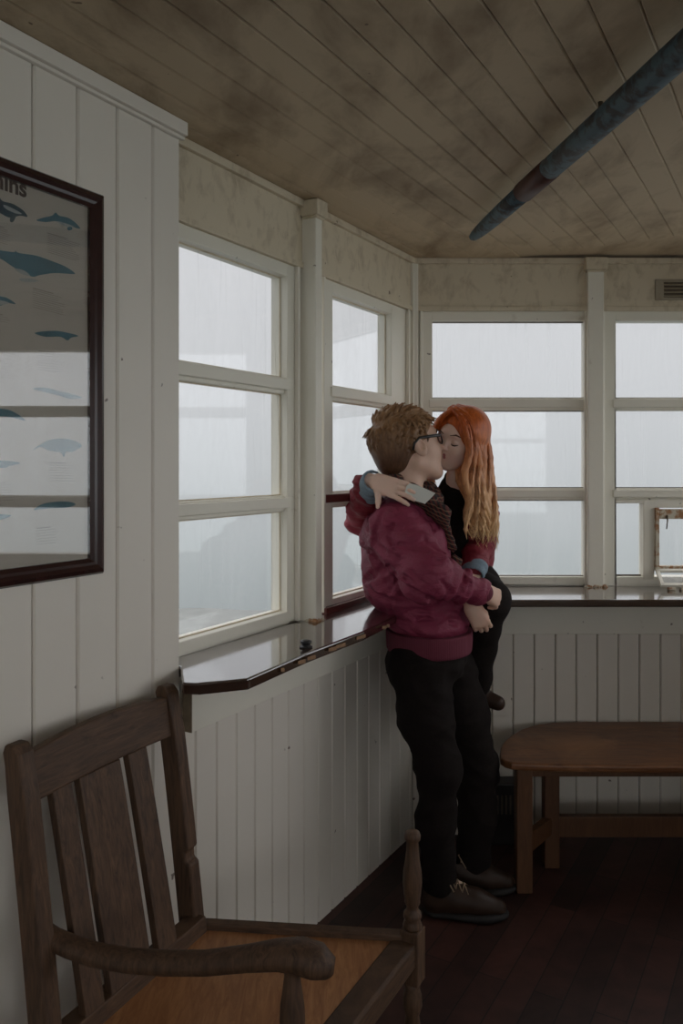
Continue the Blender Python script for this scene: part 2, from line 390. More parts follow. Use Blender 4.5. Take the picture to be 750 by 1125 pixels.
WN = [0]
def window(fr, t0, t1, rails, gz=(Z_G0, Z_GT), ft=.035, fd0=-.075, gd=-.045, mat=None, railmats=None, z0=Z_FB, z1=Z_HEAD, xt=None, pane_list=None):
    """t0..t1 is the outer frame; rails are (z0, z1) bars; builds window_n > window_frame, glazing_bar, pane"""
    WN[0] += 1
    w = empty('window_%d' % WN[0], fr.p((t0+t1)/2, 0, z0), kind='structure')
    F0 = mat or M['frame']
    g0, g1 = (t0+ft, t1-ft) if xt is None else xt
    fm = MB()
    for a, b in ((t0, g0), (g1, t1)):
        fm.box(fr, a, b, fd0, -.012, z0, z1)
    for a, b in ((g0-.014, g0), (g1, g1+.014)):   # inner sash bead
        fm.box(fr, a, b, -.03, -.0122, gz[0]-.01, gz[1]+.01)
    fm.box(fr, g0, g1, fd0, -.012, z0, gz[0]); fm.box(fr, g0, g1, fd0, -.012, gz[1], z1)
    for a, b, s in ((t0, t0+.013, 1), (t1-.013, t1, 1)): fm.box(fr, a, b, -.012, .004, z0, z1)
    fm.build('window_frame', F0, w, bevel=.003)
    for i, (a, b) in enumerate(rails):
        rm = MB(); rm.box(fr, g0-.003, g1+.003, -.062, -.024, a, b); rm.box(fr, g0-.012, g1+.012, -.026, -.006, a+.012, b-.006)
        rm.build('glazing_bar', (railmats or {}).get(i, F0), w, bevel=.003)
    zs = [gz[0]] + [v for r in sorted(rails) for v in r] + [gz[1]]
    if pane_list is None:
        for i in range(0, len(zs), 2):
            pm = MB(); pm.box(fr, g0-.004, g1+.004, gd-.002, gd+.002, zs[i]-.004, zs[i+1]+.004); pm.build('pane', M['glass'], w)
            gm = MB()  # dark putty line round the pane
            e = .0035
            gm.box(fr, g0, g1, gd+.002, gd+.006, zs[i+1]-e, zs[i+1]); gm.box(fr, g0, g1, gd+.002, gd+.006, zs[i], zs[i]+e)
            gm.box(fr, g0, g0+e*.7, gd+.002, gd+.006, zs[i]+e, zs[i+1]-e)
            gm.build('putty_line', M['gap'] if fr is BW else M['frieze'], w)
    return w
# left wall windows
tp0, tp1 = LW.tx(354.5), LW.tx(349)      # window two starts right of the post
post_t = LW.tx(346, .05)
window(LW, LW.tx(328)-.006, T_EDGE+.10, [R2, R1], xt=(LW.tx(306.4,-.045), T_EDGE+.06))
window(LW, .028, LW.tx(354)-.004, [R2, R1], xt=(LW.tx(422,-.045), LW.tx(356,-.045)), railmats=None)
# red painted bead on the middle bar and foot of the second window
m = MB(); a, b = LW.tx(436), LW.tx(355)
m.box(LW, .05, LW.tx(355), -.006, -.001, R2[0]+.018, R2[1]-.004); m.box(LW, .05, LW.tx(355), -.008, .012, Z_SILL-.001, Z_FB+.016)
struct(m.build('trim_2', M['maroonpaint'], bevel=.002))
# posts
def post(fr, tc, wd, pr, nm):
    m = MB(); m.box(fr, tc-wd/2, tc+wd/2, -.07, pr, Z_SILL-.002, H-.05); struct(m.build(nm, M['frame'], bevel=.004))
    m = MB(); m.box(fr, tc-wd/2-.012, tc+wd/2+.012, .0, pr+.014, H-.052, H-.002); m.box(fr, tc-wd/2-.006, tc+wd/2+.006, .0, pr+.008, H-.06, H-.052); struct(m.build(nm+'_cap', M['frieze'], bevel=.004))
    m = MB()
    rr = random.Random(3)
    for i in range(24):
        tt = tc + rr.uniform(-wd*.62, wd*.62); dd = pr*rr.uniform(.2,1.05) ; r = rr.uniform(.004,.012)
        m.lathe(fr.p(tt, dd, Z_SILL), [(0,r*1.3),(r*.5,r),(r*.9,r*.5)], 6)
    struct(m.build(nm+'_rust', M['rusty']))
post(LW, LW.tx(354, .051)+.020, .040, .051, 'trim_3')
post(BW, BW.tx(652.5), .066, .022, 'trim_4')
m = MB(); m.box(BW, .0, .022, -.01, .014, Z_SILL, H-.002); m.box(LW, .0, .016, -.01, .012, Z_SILL, H-.002); m.box(BW, -.12, .03, -.12, -.012, 0, H-.002); m.box(LW, -.02, .028, -.09, -.005, 0, H-.002); struct(m.build('trim_5', M['frame'], bevel=.003))
# back wall windows
window(BW, BW.tx(461), BW.tx(645), [R2, R1], xt=(BW.tx(473.5,-.045), BW.tx(643.2,-.045)))
bw2 = (BW.tx(660.5), BW.tx(660.5)+.62)
w2 = window(BW, bw2[0], bw2[1], [R2, R1], xt=(BW.tx(673,-.045), bw2[1]-.04), pane_list=[])
g0, g1 = BW.tx(673,-.045), bw2[1]-.04
for a, b in ((R2[1], R1[0]), (R1[1], Z_GT)):
    m = MB(); m.box(BW, g0-.004, g1+.004, -.047, -.043, a-.004, b+.004); m.build('pane', M['glass'], w2)
    m = MB(); m.box(BW, g0, g1, -.043, -.039, a, a+.0035); m.box(BW, g0, g0+.003, -.043, -.039, a, b); m.build('putty_line', M['gap'], w2)
tm0, tm1 = BW.tx(704.5,-.03), BW.tx(717.5,-.02)
m = MB(); m.box(BW, tm0, tm1, -.062, -.008, Z_G0-.01, R2[0]); m.box(BW, tm1, g1, -.062, -.008, BW.hit(740,558)[1], R2[0]); m.box(BW, g0, g1, -.06, -.01, R2[0]-.012, R2[0]+.002)
m.build('glazing_bar', M['frame'], w2, bevel=.003)
m = MB(); m.box(BW, g0-.004, tm0+.004, -.047, -.043, Z_G0-.004, R2[0]-.008); m.build('pane', M['glass'], w2)
m = MB(); m.box(BW, g0, tm0, -.043, -.039, Z_G0, Z_G0+.006); m.box(BW, g0, g0+.003, -.043, -.039, Z_G0, R2[0]-.012); m.build('putty_line', M['gap'], w2)
# small opening light, rusty metal frame, lower half tilted inwards
zt = BW.hit(740,558)[1]; zm = BW.hit(740,624)[1]
m = MB()
m.box(BW, tm1, tm1+.016, -.03, .004, zm-.012, zt); m.box(BW, tm1+.016, g1-.02, -.03, .004, zt-.045, zt-.006); m.box(BW, g1-.02, g1, -.03, .004, zm-.012, zt); m.box(BW, tm1+.016, g1-.02, -.03, .0, zm-.008, zm+.008)
m.build('casement', M['rusty'], w2, bevel=.002)
m = MB(); m.box(BW, tm1+.016, g1-.02, -.018, -.014, zm+.004, zt-.04); m.build('pane', M['glass'], w2)
m = MB(); m.tube([BW.p(tm1+.045, .006, zt-.03), BW.p(tm1+.045, .012, zt-.05), BW.p(tm1+.042, .010, zt-.085)], [.004,.003,.0025], 8); m.build('stay_handle', M['metal'], w2)
tb, db = Z_SILL+.012, .10
def tilt(t0, t1, e0, e1, mb, d=.006):
    # a bar on the tilted plane between (0,zm-.01) and (db,tb); e is the fraction along the tilt
    def q(t, e, o): return BW.p(t - e*.018, e*db + o*.5, (zm-.012)*(1-e) + tb*e + o)
    mb.hexa([q(t0,e0,0), q(t1,e0,0), q(t1,e1,0), q(t0,e1,0), q(t0,e0,d), q(t1,e0,d), q(t1,e1,d), q(t0,e1,d)])
m = MB(); tilt(tm1, tm1+.014, 0, 1, m, .01); tilt(tm1, g1, .86, 1, m, .01); tilt(tm1, g1, 0, .12, m, .01); tilt(g1-.014, g1, 0, 1, m, .01); m.build('tilted_sash', M['frame'], w2, bevel=.001)
m = MB(); tilt(tm1+.012, g1-.012, .1, .88, m, .003); m.build('pane', M['glass'], w2)
m = MB()
for a, b in ((.012,.04),(.06,.10),(.12,.2),(.24,.3)): m.box(BW, tm1+a, tm1+b, .085, .105, Z_SILL, Z_SILL+.012)
m.build('rusty_hinge', M['rusty'], w2, bevel=.003)
# right bay wall windows (seen mirrored in the poster glass)
rz = dict(gz=(.86, 2.235), z0=.80, z1=2.29)
for a, b in ((.06,.86),(.92,2.12),(2.18,2.9)):
    window(RW, a, b, [(1.275,1.335),(1.775,1.83)], **rz)
for a in (.0,.86,2.12,2.9):
    m = MB(); m.box(RW, a, a+.06, -.07, .03, .8, H-.01); struct(m.build('trim_6', M['frame'], bevel=.004))
# walls behind the camera
m = MB(); m.box(SW, -.1, 4, -.1, 0, 0, .9); m.box(SW, -.1, 4, -.1, 0, 2.2, H); m.box(SW, .0, .3, -.1, 0, .9, 2.2); m.box(SW, 1.7, 4, -.1, 0, .9, 2.2); struct(m.build('wall_right_rear', M['board']))
m = MB(); YY = CL.y
RB = Frame(V(CL.x, YY, 0), (1,0,0), (0,1,0))
RW1 = 5.2
m.box(RB, -.3, 1.2, -.1, 0, 0, H); m.box(RB, 1.2, RW1, -.1, 0, 0, .9); m.box(RB, 1.2, RW1, -.1, 0, 2.2, H); m.box(RB, RW1, 7.2, -.1, 0, 0, H); struct(m.build('wall_rear', M['board']))
for k in range(4):  # unseen rear windows, added to let in frontal light
    a = 1.2 + k*1.0; window(RB, a, a+1.0, [(1.75,1.79)], gz=(.97, 2.13), z0=.9, z1=2.2)
for k in range(2):  # unseen right rear windows, also added to brighten the room
    a = .3 + k*.7; window(SW, a, a+.7, [(1.75,1.79)], gz=(.97, 2.13), z0=.9, z1=2.2)

# sills
def unp(px, py): return atZ(px, py, Z_SILL)
nc = LW.p(T_EDGE, NEAR, Z_SILL)
front = [V(nc.x, nc.y, Z_SILL), unp(200,750), unp(218,750.5), unp(273.5,745), unp(337,717.5), unp(400,693.4)]
bc = V(.315, F/298.7, Z_SILL)
pts = front + [bc, LW.p(0, -.012, Z_SILL), LW.p(T_EDGE, -.012, Z_SILL)]
m = MB(); m.prism([p - V(0,0,.028) for p in pts], (0,0,.028)); struct(m.build('trim_sill_left', M['sill'], bevel=.005, seg=3))
m = MB()
rr = random.Random(5); a, b = front[3], front[5]
ed = (b-a); L = ed.length; ed.normalize(); nn = V(ed.y, -ed.x, 0)
q = .0
while q < L*1.28:
    ln = rr.uniform(.015,.06)
    if rr.random() < .72:
        p0 = a + ed*q; p1 = a + ed*min(q+ln, L*1.3)
        m.prism([p0 - V(0,0,.016), p1 - V(0,0,.02), p1 - V(0,0,.010), p0 - V(0,0,.007)], nn*.0015)
    q += ln + rr.uniform(.0,.02)
struct(m.build('trim_sill_left_chips', M['chip']))
m = MB(); yb = bc.y
m.prism([V(bc.x+.001, yb, Z_SILL-.028), V(C2.x+.1, yb, Z_SILL-.028), V(C2.x+.05, C.y+.012, Z_SILL-.028), V(C.x+.002, C.y+.012, Z_SILL-.028)], (0,0,.0279)); struct(m.build('trim_sill_back', M['sill'], bevel=.005, seg=3))
# bare end of the apron board under the left sill
M['endgrain'] = plain('bare grey brown end grain', (.26,.20,.135), .85, 0, .3, 50)
te = LW.tx(211, .030); m = MB(); m.box(LW, te+.0002, te+.002, .0, .030, Z_APR, Z_SILL-.029); struct(m.build('trim_7', M['endgrain']))
# small latch knob on the left sill
kp = atZ(336, 711, Z_SILL+.001)
m = MB(); m.lathe(kp, [(0,.018),(.003,.018),(.004,.013),(.010,.012),(.012,.016),(.018,.015),(.020,.008)], 16)
tag(m.build('sill_knob', M['black']), 'small round dark metal knob on the varnished side window sill', 'knob')

# vent in the frieze
m = MB(); v0 = BW.tx(719.5); zt_, zb_ = BW.hit(740,307)[1], BW.hit(740,330)[1]
t1 = v0+.26
vent = empty('air_vent', BW.p(v0+.13, 0, zb_), 'grimy cream slotted air vent in the frieze above the back windows', 'vent')
m.box(BW, v0, t1, .0, .005, zb_, zb_+.010); m.box(BW, v0, t1, .0, .005, zt_-.012, zt_); m.box(BW, v0, v0+.034, .0, .005, zb_+.01, zt_-.012); m.box(BW, t1-.034, t1, .0, .005, zb_+.01, zt_-.012)
m.build('vent_plate', M['vent'], vent, bevel=.001)
m = MB(); m.box(BW, v0+.034, t1-.034, .0, .001, zb_+.01, zt_-.012); m.build('vent_back', M['gap'], vent)
for i in range(4):
    z = zb_+.012 + i*(zt_-zb_-.024)/4
    m = MB(); m.hexa([BW.p(v0+.034,.001,z+.008), BW.p(t1-.034,.001,z+.008), BW.p(t1-.034,.009,z+.001), BW.p(v0+.034,.009,z+.001), BW.p(v0+.034,.001,z+.0105), BW.p(t1-.034,.001,z+.0105), BW.p(t1-.034,.009,z+.0035), BW.p(v0+.034,.009,z+.0035)])
    m.build('vent_slat', M['vent'], vent)

# foggy bank outside on the seaward left
me = MB(); N = 90; vs = []; rings = (2.6, 8, 12, 14, 15.4, 16.2); nr = len(rings)
for i in range(N+1):
    a = math.radians(92 + 80*i/N); w_ = .35*math.sin(i*.21) + .12*math.sin(i*.63+1)
    for q, R in enumerate(rings): vs.append((math.cos(a)*(R+w_), 1.5*(q == 0)+math.sin(a)*(R+w_), -1.3 + (0,.02,.05,.04,-.02,-.35)[q] + .03*math.sin(i*.4+q)))
me.add(vs, [(nr*i+q, nr*i+q+1, nr*(i+1)+q+1, nr*(i+1)+q) for i in range(N) for q in range(nr-1)], True)
g = me.build('ground_outside', M['grass']); g['kind'] = 'structure'

# ---------------------------------------------------------------- poster
PF = Frame(LW.p(0, NEAR, 0), LW.u, LW.n)
tr0, zr = PF.hit(116, 214, .02); _, zb0 = PF.hit(116, 630, .02)
fw = .036; tl = tr0 + 1.12
pr = empty('framed_poster', PF.p((tr0+tl)/2, .001, zb0), 'large dark framed poster of blue whales and dolphins hanging on the panelled wall', 'picture')
def picbar(pts_in):   # rounded moulding drawn round the frame, mitred
    prof = [(0,.001),(0,.012),(.005,.020),(.014,.024),(.022,.019),(.028,.017),(.036,.012),(.036,.001)]
    mb = MB(); cor = [(tr0, zr, 1, -1), (tl, zr, -1, -1), (tl, zb0, -1, 1), (tr0, zb0, 1, 1)]
    rings = []
    for (t, z, st, sz) in cor: rings.append([PF.p(t + st*x, d, z + sz*x) for x, d in prof])
    n = len(prof)
    for i in range(4):
        a, b = rings[i], rings[(i+1)%4]
        mb.add(a+b, [(k, (k+1)%n, n+(k+1)%n, n+k) for k in range(n)], False)
    return mb
picbar(0).build('picture_frame', M['picframe'], pr)
m = MB(); m.box(PF, tr0+.03, tl-.03, .002, .004, zb0+.03, zr-.03); ppr = m.build('poster_sheet', M['paper'], pr)
m = MB(); m.box(PF, tr0+.034, tl-.034, .009, .0115, zb0+.034, zr-.034); m.build('glazing', M['picglass'], pr)
def flat(name, pts, mat, d=.0042, par=None):
    q = [PF.hit(x, y, d) for x, y in pts]
    q = [(max(t, tr0+.036), z) for t, z in q]
    mb = MB(); mb.prism([PF.p(t, d, z) for t, z in q], PF.n*.0004); return mb.build(name, mat, par or pr)
def smooth_pts(pts, n=5):
    out = []; L = len(pts)
    for i in range(L):
        p0, p1, p2, p3 = (np.array(pts[(i+j)%L], float) for j in (-1,0,1,2))
        for k in range(n):
            u = k/n; out.append(tuple(.5*((2*p1)+(-p0+p2)*u+(2*p0-5*p1+4*p2-p3)*u*u+(-p0+3*p1-3*p2+p3)*u**3)))
    return out
# (outline in photo pixels on the sheet's plane)
flat('whale_picture', smooth_pts([(40,242),(48,239),(57,237),(61,233.5),(65,237),(74,239),(82,244),(88,251),(82,250),(74,246),(62,243),(50,244)]), M['whale'])
flat('whale_belly', smooth_pts([(62,243),(74,246),(82,250),(76,250.5),(68,247)]), M['belly'], .0047)
flat('whale_fin', smooth_pts([(74,250),(78,249),(79,252),(75,253)]), M['whale'], .0048)
flat('whale_picture', smooth_pts([(-30,215),(-12,213),(-2,216),(3,221),(14,224),(25,231),(30,238),(22,237),(10,239),(-4,232),(-20,228)]), M['whaledark'])
flat('whale_belly', smooth_pts([(4,225),(14,229),(24,235),(16,234),(6,229)]), M['belly'], .0047)
flat('whale_fin', smooth_pts([(12,238),(17,238),(14,244),(11,243)]), M['whaledark'], .0048)
flat('whale_picture', smooth_pts([(-35,268),(-15,272),(0,275),(15,277),(17,275.5),(21,278),(40,281),(60,288),(72,293),(82,300),(78,301),(60,300),(45,302),(36,304),(26,300),(14,293),(0,284),(-20,276)]), M['whale'])
flat('whale_belly', smooth_pts([(16,295),(26,297),(33,303),(24,301)]), M['belly'], .0047)
flat('whale_fin', smooth_pts([(22,306),(34,306),(42,308.5),(34,310),(24,309)]), M['belly'], .0047)
flat('whale_picture', smooth_pts([(-20,324),(0,325.5),(9,328),(17,334),(8,333),(-2,336),(-20,332)]), M['whale'])
flat('whale_belly', smooth_pts([(-12,331),(0,330),(10,333),(-2,335)]), M['belly'], .0047)
for pts in ([(38,366),(48,364),(62,363.5),(76,366),(86,369),(78,371),(74,374),(66,370),(50,370)], [(36,427),(50,426),(66,430),(76,432),(90,437),(76,438),(66,435),(50,431)],
            [(35,495),(45,488),(56,483),(72,482),(86,486),(89,491),(80,496),(72,497),(70,502),(66,497),(54,495),(44,491)], [(-20,450),(0,449),(14,452),(28,462),(14,459),(-6,456)],
            [(-20,506),(0,506),(14,507),(22,509),(10,512),(4,514),(-20,512)], [(37,560),(46,554),(58,551.5),(74,551),(83,554),(74,557.5),(56,558.5),(44,559.5)], [(-20,568),(-4,565),(12,566),(4,570),(-12,573)]):
    flat('whale_picture', smooth_pts(pts), M['whale'])
# captions: a heading rule and faint lines of print
def caption(x0, x1, y0, slope, n, dy, head=True):
    mb = MB(); rr = random.Random(int(x0*7+y0))
    for i in range(n):
        xe = x1 - rr.uniform(0, (x1-x0)*.25)
        if i == 0 and head: xe = x0 + (x1-x0)*.6
        y = y0 + i*dy; hgt = .9 if i == 0 and head else .45
        q = [PF.hit(a, b, .0042) for a, b in ((x0, y), (xe, y+(xe-x0)*slope), (xe, y+(xe-x0)*slope+hgt), (x0, y+hgt))]
        mb.prism([PF.p(t, .0042, z) for t, z in q], PF.n*.0003)
    mb.build('caption_print', M['greyink'], pr)
caption(52, 88, 255.5, .30, 11, 2.1); caption(36, 73, 316, .27, 10, 2.3); caption(-8, 12, 246, .30, 9, 2.2); caption(-10, 12, 343, .2, 4, 2.5)
caption(42, 72, 385, .10, 9, 2.6); caption(54, 84, 508, .02, 8, 2.8); caption(40, 66, 580, -.10, 7, 3); caption(-10, 14, 395, .1, 8, 2.6); caption(-6, 16, 530, -.02, 8, 2.8)
# the heading
cu = bpy.data.curves.new('poster_heading', 'FONT'); cu.body = 'Whales & Dolphins'; cu.size = .047; cu.align_x = 'RIGHT'; cu.extrude = .0003; cu.offset = .0012
to = bpy.data.objects.new('heading_tmp', cu); COL.objects.link(to)
dg = bpy.context.evaluated_depsgraph_get(); dg.update()
tme = bpy.data.meshes.new_from_object(to.evaluated_get(dg)); COL.objects.unlink(to); bpy.data.objects.remove(to)
tme.name = 'heading_print'; th, zh = PF.hit(29.5, 217, .0045)
X = -PF.u; Z = V(0,0,1); Yn = -(PF.n)
Mx = Matrix(((X.x, 0, PF.n.x, 0), (X.y, 0, PF.n.y, 0), (0, 1, 0, 0), (0,0,0,1)))
Mx.translation = PF.p(th, .0045, zh); tme.transform(Mx); tme.materials.clear(); tme.materials.append(M['ink'])
ho = bpy.data.objects.new('heading_print', tme); COL.objects.link(ho); link_to(ho, pr)

# ---------------------------------------------------------------- old oar slung under the ceiling
oa = atZ(518, 262, 2.300); ob = atZ(750, 55, 2.300); dirv = (ob-oa).normalized()
oe = oa + dirv*2.6
oar = empty('oar', oa, 'long weathered blue painted oar shaft with a brown band, fixed under the ceiling', 'oar')
def op(s): return oa + dirv*s
bs0 = (atZ(571,211,2.3)-oa).length; bs1 = (atZ(604,185,2.3)-oa).length
M['bluepaint'] = paint('weathered blue paint', (.070,.120,.150), dirt=(.030,.020,.017), lo=.45, hi=.56, amount=.85, rough=.55, scale=30)
M['bandpaint'] = plain('red brown band', (.060,.018,.013), .5, 0, .4, 30)
m = MB(); ss = [0,.006,.02,.05,.10,.17,.25,.32,bs0]; rs = [.003,.010,.016,.020,.0235,.026,.0275,.029,.0295]
m.tube([op(s) for s in ss], rs, 20, flat=.85); m.build('oar_tip', M['bluepaint'], oar)
m = MB(); m.tube([op(bs0), op(bs0+.002), op(bs1-.002), op(bs1)], [.029,.0325,.0325,.029], 20, flat=.9); m.build('painted_band', M['bandpaint'], oar)
m = MB(); m.tube([op(bs1), op(bs1+.3), op(bs1+.8), op(2.6)], [.031,.032,.033,.033], 20, flat=.92); m.build('oar_shaft', M['bluepaint'], oar)
for s in (.75, 1.9):
    m = MB(); c = op(s); m.tube([c+V(-.034,0,.06), c+V(-.036,0,0), c+V(-.02,0,-.032), c+V(.02,0,-.032), c+V(.036,0,0), c+V(.034,0,.06)], .003, 8, up=(0,1,0)); 
    if s > 1: m.build('hanging_hook', M['metal'], oar)
m = MB(); c = op(.95); m.tube([c + V(0,0,.02), c + V(0,0,.052)], .006, 8); m.build('hanging_hook', M['metal'], oar)

# ---------------------------------------------------------------- bench
ZB = .468
out = [(548.5,829),(549.5,821),(553,814.5),(561,807.5),(572,801),(587,796),(606,793.3),(640,792.6)]
top = [atZ(x, y, ZB) for x, y in out]
fr_ = [(549.5,833),(554,836),(562,838.2),(580,839.5),(620,840.5),(700,841.5)]
frp = [atZ(x, y, ZB) for x, y in fr_]
xr = 1.42; xm = .5*(top[0].x + 1.75)
half = list(reversed(top)) + frp
full = half + [V(2*xm-p.x, p.y, ZB) for p in reversed(half)]
bench = empty('low_bench', V(xm, 3.0, 0), 'long low brown wooden bench with a rounded corner top against the back panelling', 'bench')
m = MB(); m.prism([p - V(0,0,.026) for p in full], (0,0,.026)); m.build('bench_top', M['bench'], bench, bevel=.008, seg=3)
def leg(mb, c, wx, wy, z0, z1): mb.add([V(c.x+a*wx/2, c.y+b*wy/2, z) for z in (z0, z1) for a, b in ((-1,-1),(1,-1),(1,1),(-1,1))], [(0,3,2,1),(4,5,6,7),(0,1,5,4),(1,2,6,5),(2,3,7,6),(3,0,4,7)])
f1 = V((574.5-HX)/309.7, F/309.7, 0); b1 = V((604.5-HX)/291.7, F/291.7, 0)
mir = lambda p: V(2*xm-p.x, p.y, p.z)
for c in (f1, b1, mir(f1), mir(b1)):
    m = MB(); leg(m, c, .056, .052, 0, ZB-.026); m.build('leg', M['benchleg'], bench, bevel=.004)
def bar(name, a, b, z0, z1, th, par, mat):
    d = (b-a); d.z = 0; d.normalize(); n = V(-d.y, d.x, 0)*th/2
    m = MB(); m.hexa([V(*(a-n).xy,z0), V(*(b-n).xy,z0), V(*(b+n).xy,z0), V(*(a+n).xy,z0), V(*(a-n).xy,z1), V(*(b-n).xy,z1), V(*(b+n).xy,z1), V(*(a+n).xy,z1)])
    return m.build(name, mat, par, bevel=.003)
for a, b in ((f1, b1), (mir(f1), mir(b1))): bar('side_stretcher', a, b, .125, .19, .03, bench, M['benchleg'])
bar('long_stretcher', b1, mir(b1), .112, .19, .03, bench, M['benchleg'])
bar('apron_rail', f1+V(.02,0,0), mir(f1)-V(.02,0,0), ZB-.062, ZB-.0265, .022, bench, M['benchleg']); bar('apron_rail', b1, mir(b1), ZB-.07, ZB-.0265, .022, bench, M['benchleg'])

# little dark heater by the skirting, behind the legs
hx = .62
he = empty('wall_heater', V(hx+.03, 3.20, 0), 'small dark box heater with slotted grille against the back panelling', 'heater')
HF = Frame(V(hx-.05, 3.235, 0), (1,0,0), (0,-1,0))
m = MB(); m.box(HF, 0, .16, 0, .08, 0, .245); m.build('heater_body', M['heater'], he, bevel=.006)
for i in range(6):
    m = MB(); m.box(HF, .045+i*.017, .051+i*.017, .08, .084, .125, .20); m.build('grille_bar', M['metal'], he)

# ---------------------------------------------------------------- armchair
ch = empty('armchair', V(-.2, 1.6, 0), 'old dark oak slat back armchair with honey coloured wooden seat and one arm missing', 'chair')
TR = V(-.4077, 1.8476, 1.0); TLp = V(-.596, 1.463, 1.0)
bd = (TR-TLp); bd.z = 0; Wd = bd.length; bd.normalize(); nf = V(bd.y, -bd.x, 0)       # forward (towards the sitter's knees)
SZ = .462
FR, FLt = V(.157, 1.765, 0), V(-.082, 1.328, 0)
def raked(z):      # forward offset of the back posts at height z
    return .085*min(1, max(0, (1.0-z)/.62))**.85 if z > .38 else .085 - (.38-z)*.10
def backpost(c, notch):
    prof_f, prof_b = [], []
    zs = [0,.2,.38,.46,.55,.62,.70,.80,.90,.96,.985,1.0]
    hw = .024
    for z in zs:
        k = raked(z); g = hw*(1 if z < .95 else (.85 if z < .99 else .45))
        prof_f.append((k+g, z)); prof_b.append((k-g, z))
    if notch:
        i = zs.index(.62)
        prof_f[i:i+1] = [(raked(.605)+hw, .605), (raked(.61)+hw-.011, .612), (raked(.63)+hw-.010, .632), (raked(.64)+hw, .638)]
    pts = prof_f + prof_b[::-1]
    m = MB(); base = V(c.x, c.y, 0)
    m.prism([base + nf*a + V(0,0,z) - bd*.019 for a, z in pts], bd*.038)
    return m.build('back_post', M['oak'], ch, bevel=.005, seg=3)
backpost(TLp, False); backpost(TR, True)
def backpt(u, z, off=0): return V(TLp.x, TLp.y, 0) + bd*(Wd*u) + nf*(raked(z)+off) + V(0,0,z)
def u_of(px, z=.9):
    a = backpt(0, z); b = backpt(1, z); k = (px-HX)/F
    return (a.x - k*a.y)/(k*(b.y-a.y)-(b.x-a.x))
# top rail, arched slightly
m = MB(); n = 12
ra = []
for i in range(n+1):
    u = i/n; up = .974 + .016*math.sin(math.pi*u); lo = .888 + .006*math.sin(math.pi*u)
    ra.append([backpt(u, lo, -.012), backpt(u, lo, .012), backpt(u, up, .012), backpt(u, up, -.012)])
m.add([p for r in ra for p in r], [(i*4+k, i*4+(k+1)%4, (i+1)*4+(k+1)%4, (i+1)*4+k) for i in range(n) for k in range(4)] + [(3,2,1,0), (n*4,n*4+1,n*4+2,n*4+3)])
m.build('top_rail', M['oakh'], ch, bevel=.005)
for x0, x1 in ((54.5,76),(84,129),(138,158)):
    u0, u1 = u_of(x0,.885), u_of(x1,.885)
    m = MB(); nz = 10; ra = []
    for i in range(nz+1):
        z = .475 + (.893-.475)*i/nz; o = .032*(nz-i)/nz; ra.append([backpt(u0, z, o-.009), backpt(u1, z, o-.009), backpt(u1, z, o+.009), backpt(u0, z, o+.009)])
    m.add([p for r in ra for p in r], [(i*4+k, i*4+(k+1)%4, (i+1)*4+(k+1)%4, (i+1)*4+k) for i in range(nz) for k in range(4)] + [(3,2,1,0), (nz*4,nz*4+1,nz*4+2,nz*4+3)])
    m.build('back_slat', M['oak'], ch, bevel=.002)
m = MB(); m.hexa([backpt(0,.455,.0), backpt(1,.455,.0), backpt(1,.455,.042), backpt(0,.455,.042), backpt(0,.492,.0), backpt(1,.492,.0), backpt(1,.492,.042), backpt(0,.492,.042)])
m.build('lower_back_rail', M['oakh'], ch, bevel=.003)
BR = backpt(1, SZ); BLp = backpt(0, SZ); BR.z = BLp.z = 0
def solid(name, poly, z0, z1, mat, bev=.003):
    m = MB(); m.prism([V(p.x,p.y,z0) for p in poly], (0,0,z1-z0)); return m.build(name, mat, ch, bevel=bev)
fd = (FR-FLt).normalized(); fn = V(fd.y, -fd.x, 0)
ins = .03
bk0 = BLp + nf*.028; bk1 = BR + nf*.028
solid('seat_panel', [bk0 + bd*.0, FLt - fn*.034 , FR - fn*.034, bk1], SZ-.018, SZ-.003, M['seat'], .002)
solid('front_seat_rail', [FLt - fn*.040, FLt + fn*.016, FR + fn*.016, FR - fn*.040], SZ-.055, SZ, M['oakh'], .006)
sd = (FR-BR).normalized(); s_n = V(-sd.y, sd.x, 0)
solid('side_seat_rail', [BR + s_n*.012, FR + s_n*.012, FR - s_n*.014, BR - s_n*.014], SZ-.05, SZ+.012, M['oakh'], .004)
sd2 = (FLt-BLp).normalized(); s_n2 = V(-sd2.y, sd2.x, 0)
solid('side_seat_rail', [BLp + s_n2*.012, FLt + s_n2*.012, FLt - s_n2*.014, BLp - s_n2*.014], SZ-.05, SZ+.006, M['oakh'], .004)
solid('rear_seat_rail', [BLp + nf*.03, BR + nf*.03, BR, BLp], SZ-.05, SZ+.001, M['oakh'], .004)
vase = [(0,.020),(.006,.0215),(.014,.019),(.020,.0165),(.026,.0205),(.034,.0195),(.040,.0135),(.048,.0125),(.055,.0165),(.058,.0175),(.063,.0165),(.075,.019),(.100,.0215),(.125,.0205),(.150,.0165),(.175,.0135),(.192,.013),(.196,.0175),(.204,.0185),(.212,.016),(.216,.008)]
legp = [(0,.012),(.01,.017),(.05,.014),(.07,.021),(.09,.022),(.11,.015),(.13,.020),(.20,.024),(.25,.018),(.27,.015),(.29,.022),(.31,.021),(.325,.016),(.34,.020)]
for c, nm in ((FR,'arm_support'), (FLt,'arm_support')):
    m = MB(); lo = Frame(V(c.x,c.y,0), fd, fn)
    m.box(lo, -.022, .022, -.022, .022, SZ-.095, SZ+.022); m.build('seat_block', M['oak'], ch, bevel=.003)
    m = MB(); m.lathe(V(c.x,c.y,0), [(h*(SZ-.095)/.34, r) for h, r in legp], 20); m.build('leg', M['oak'], ch)
    m = MB(); m.lathe(V(c.x,c.y,SZ+.022), vase, 24); m.build(nm, M['oak'], ch)
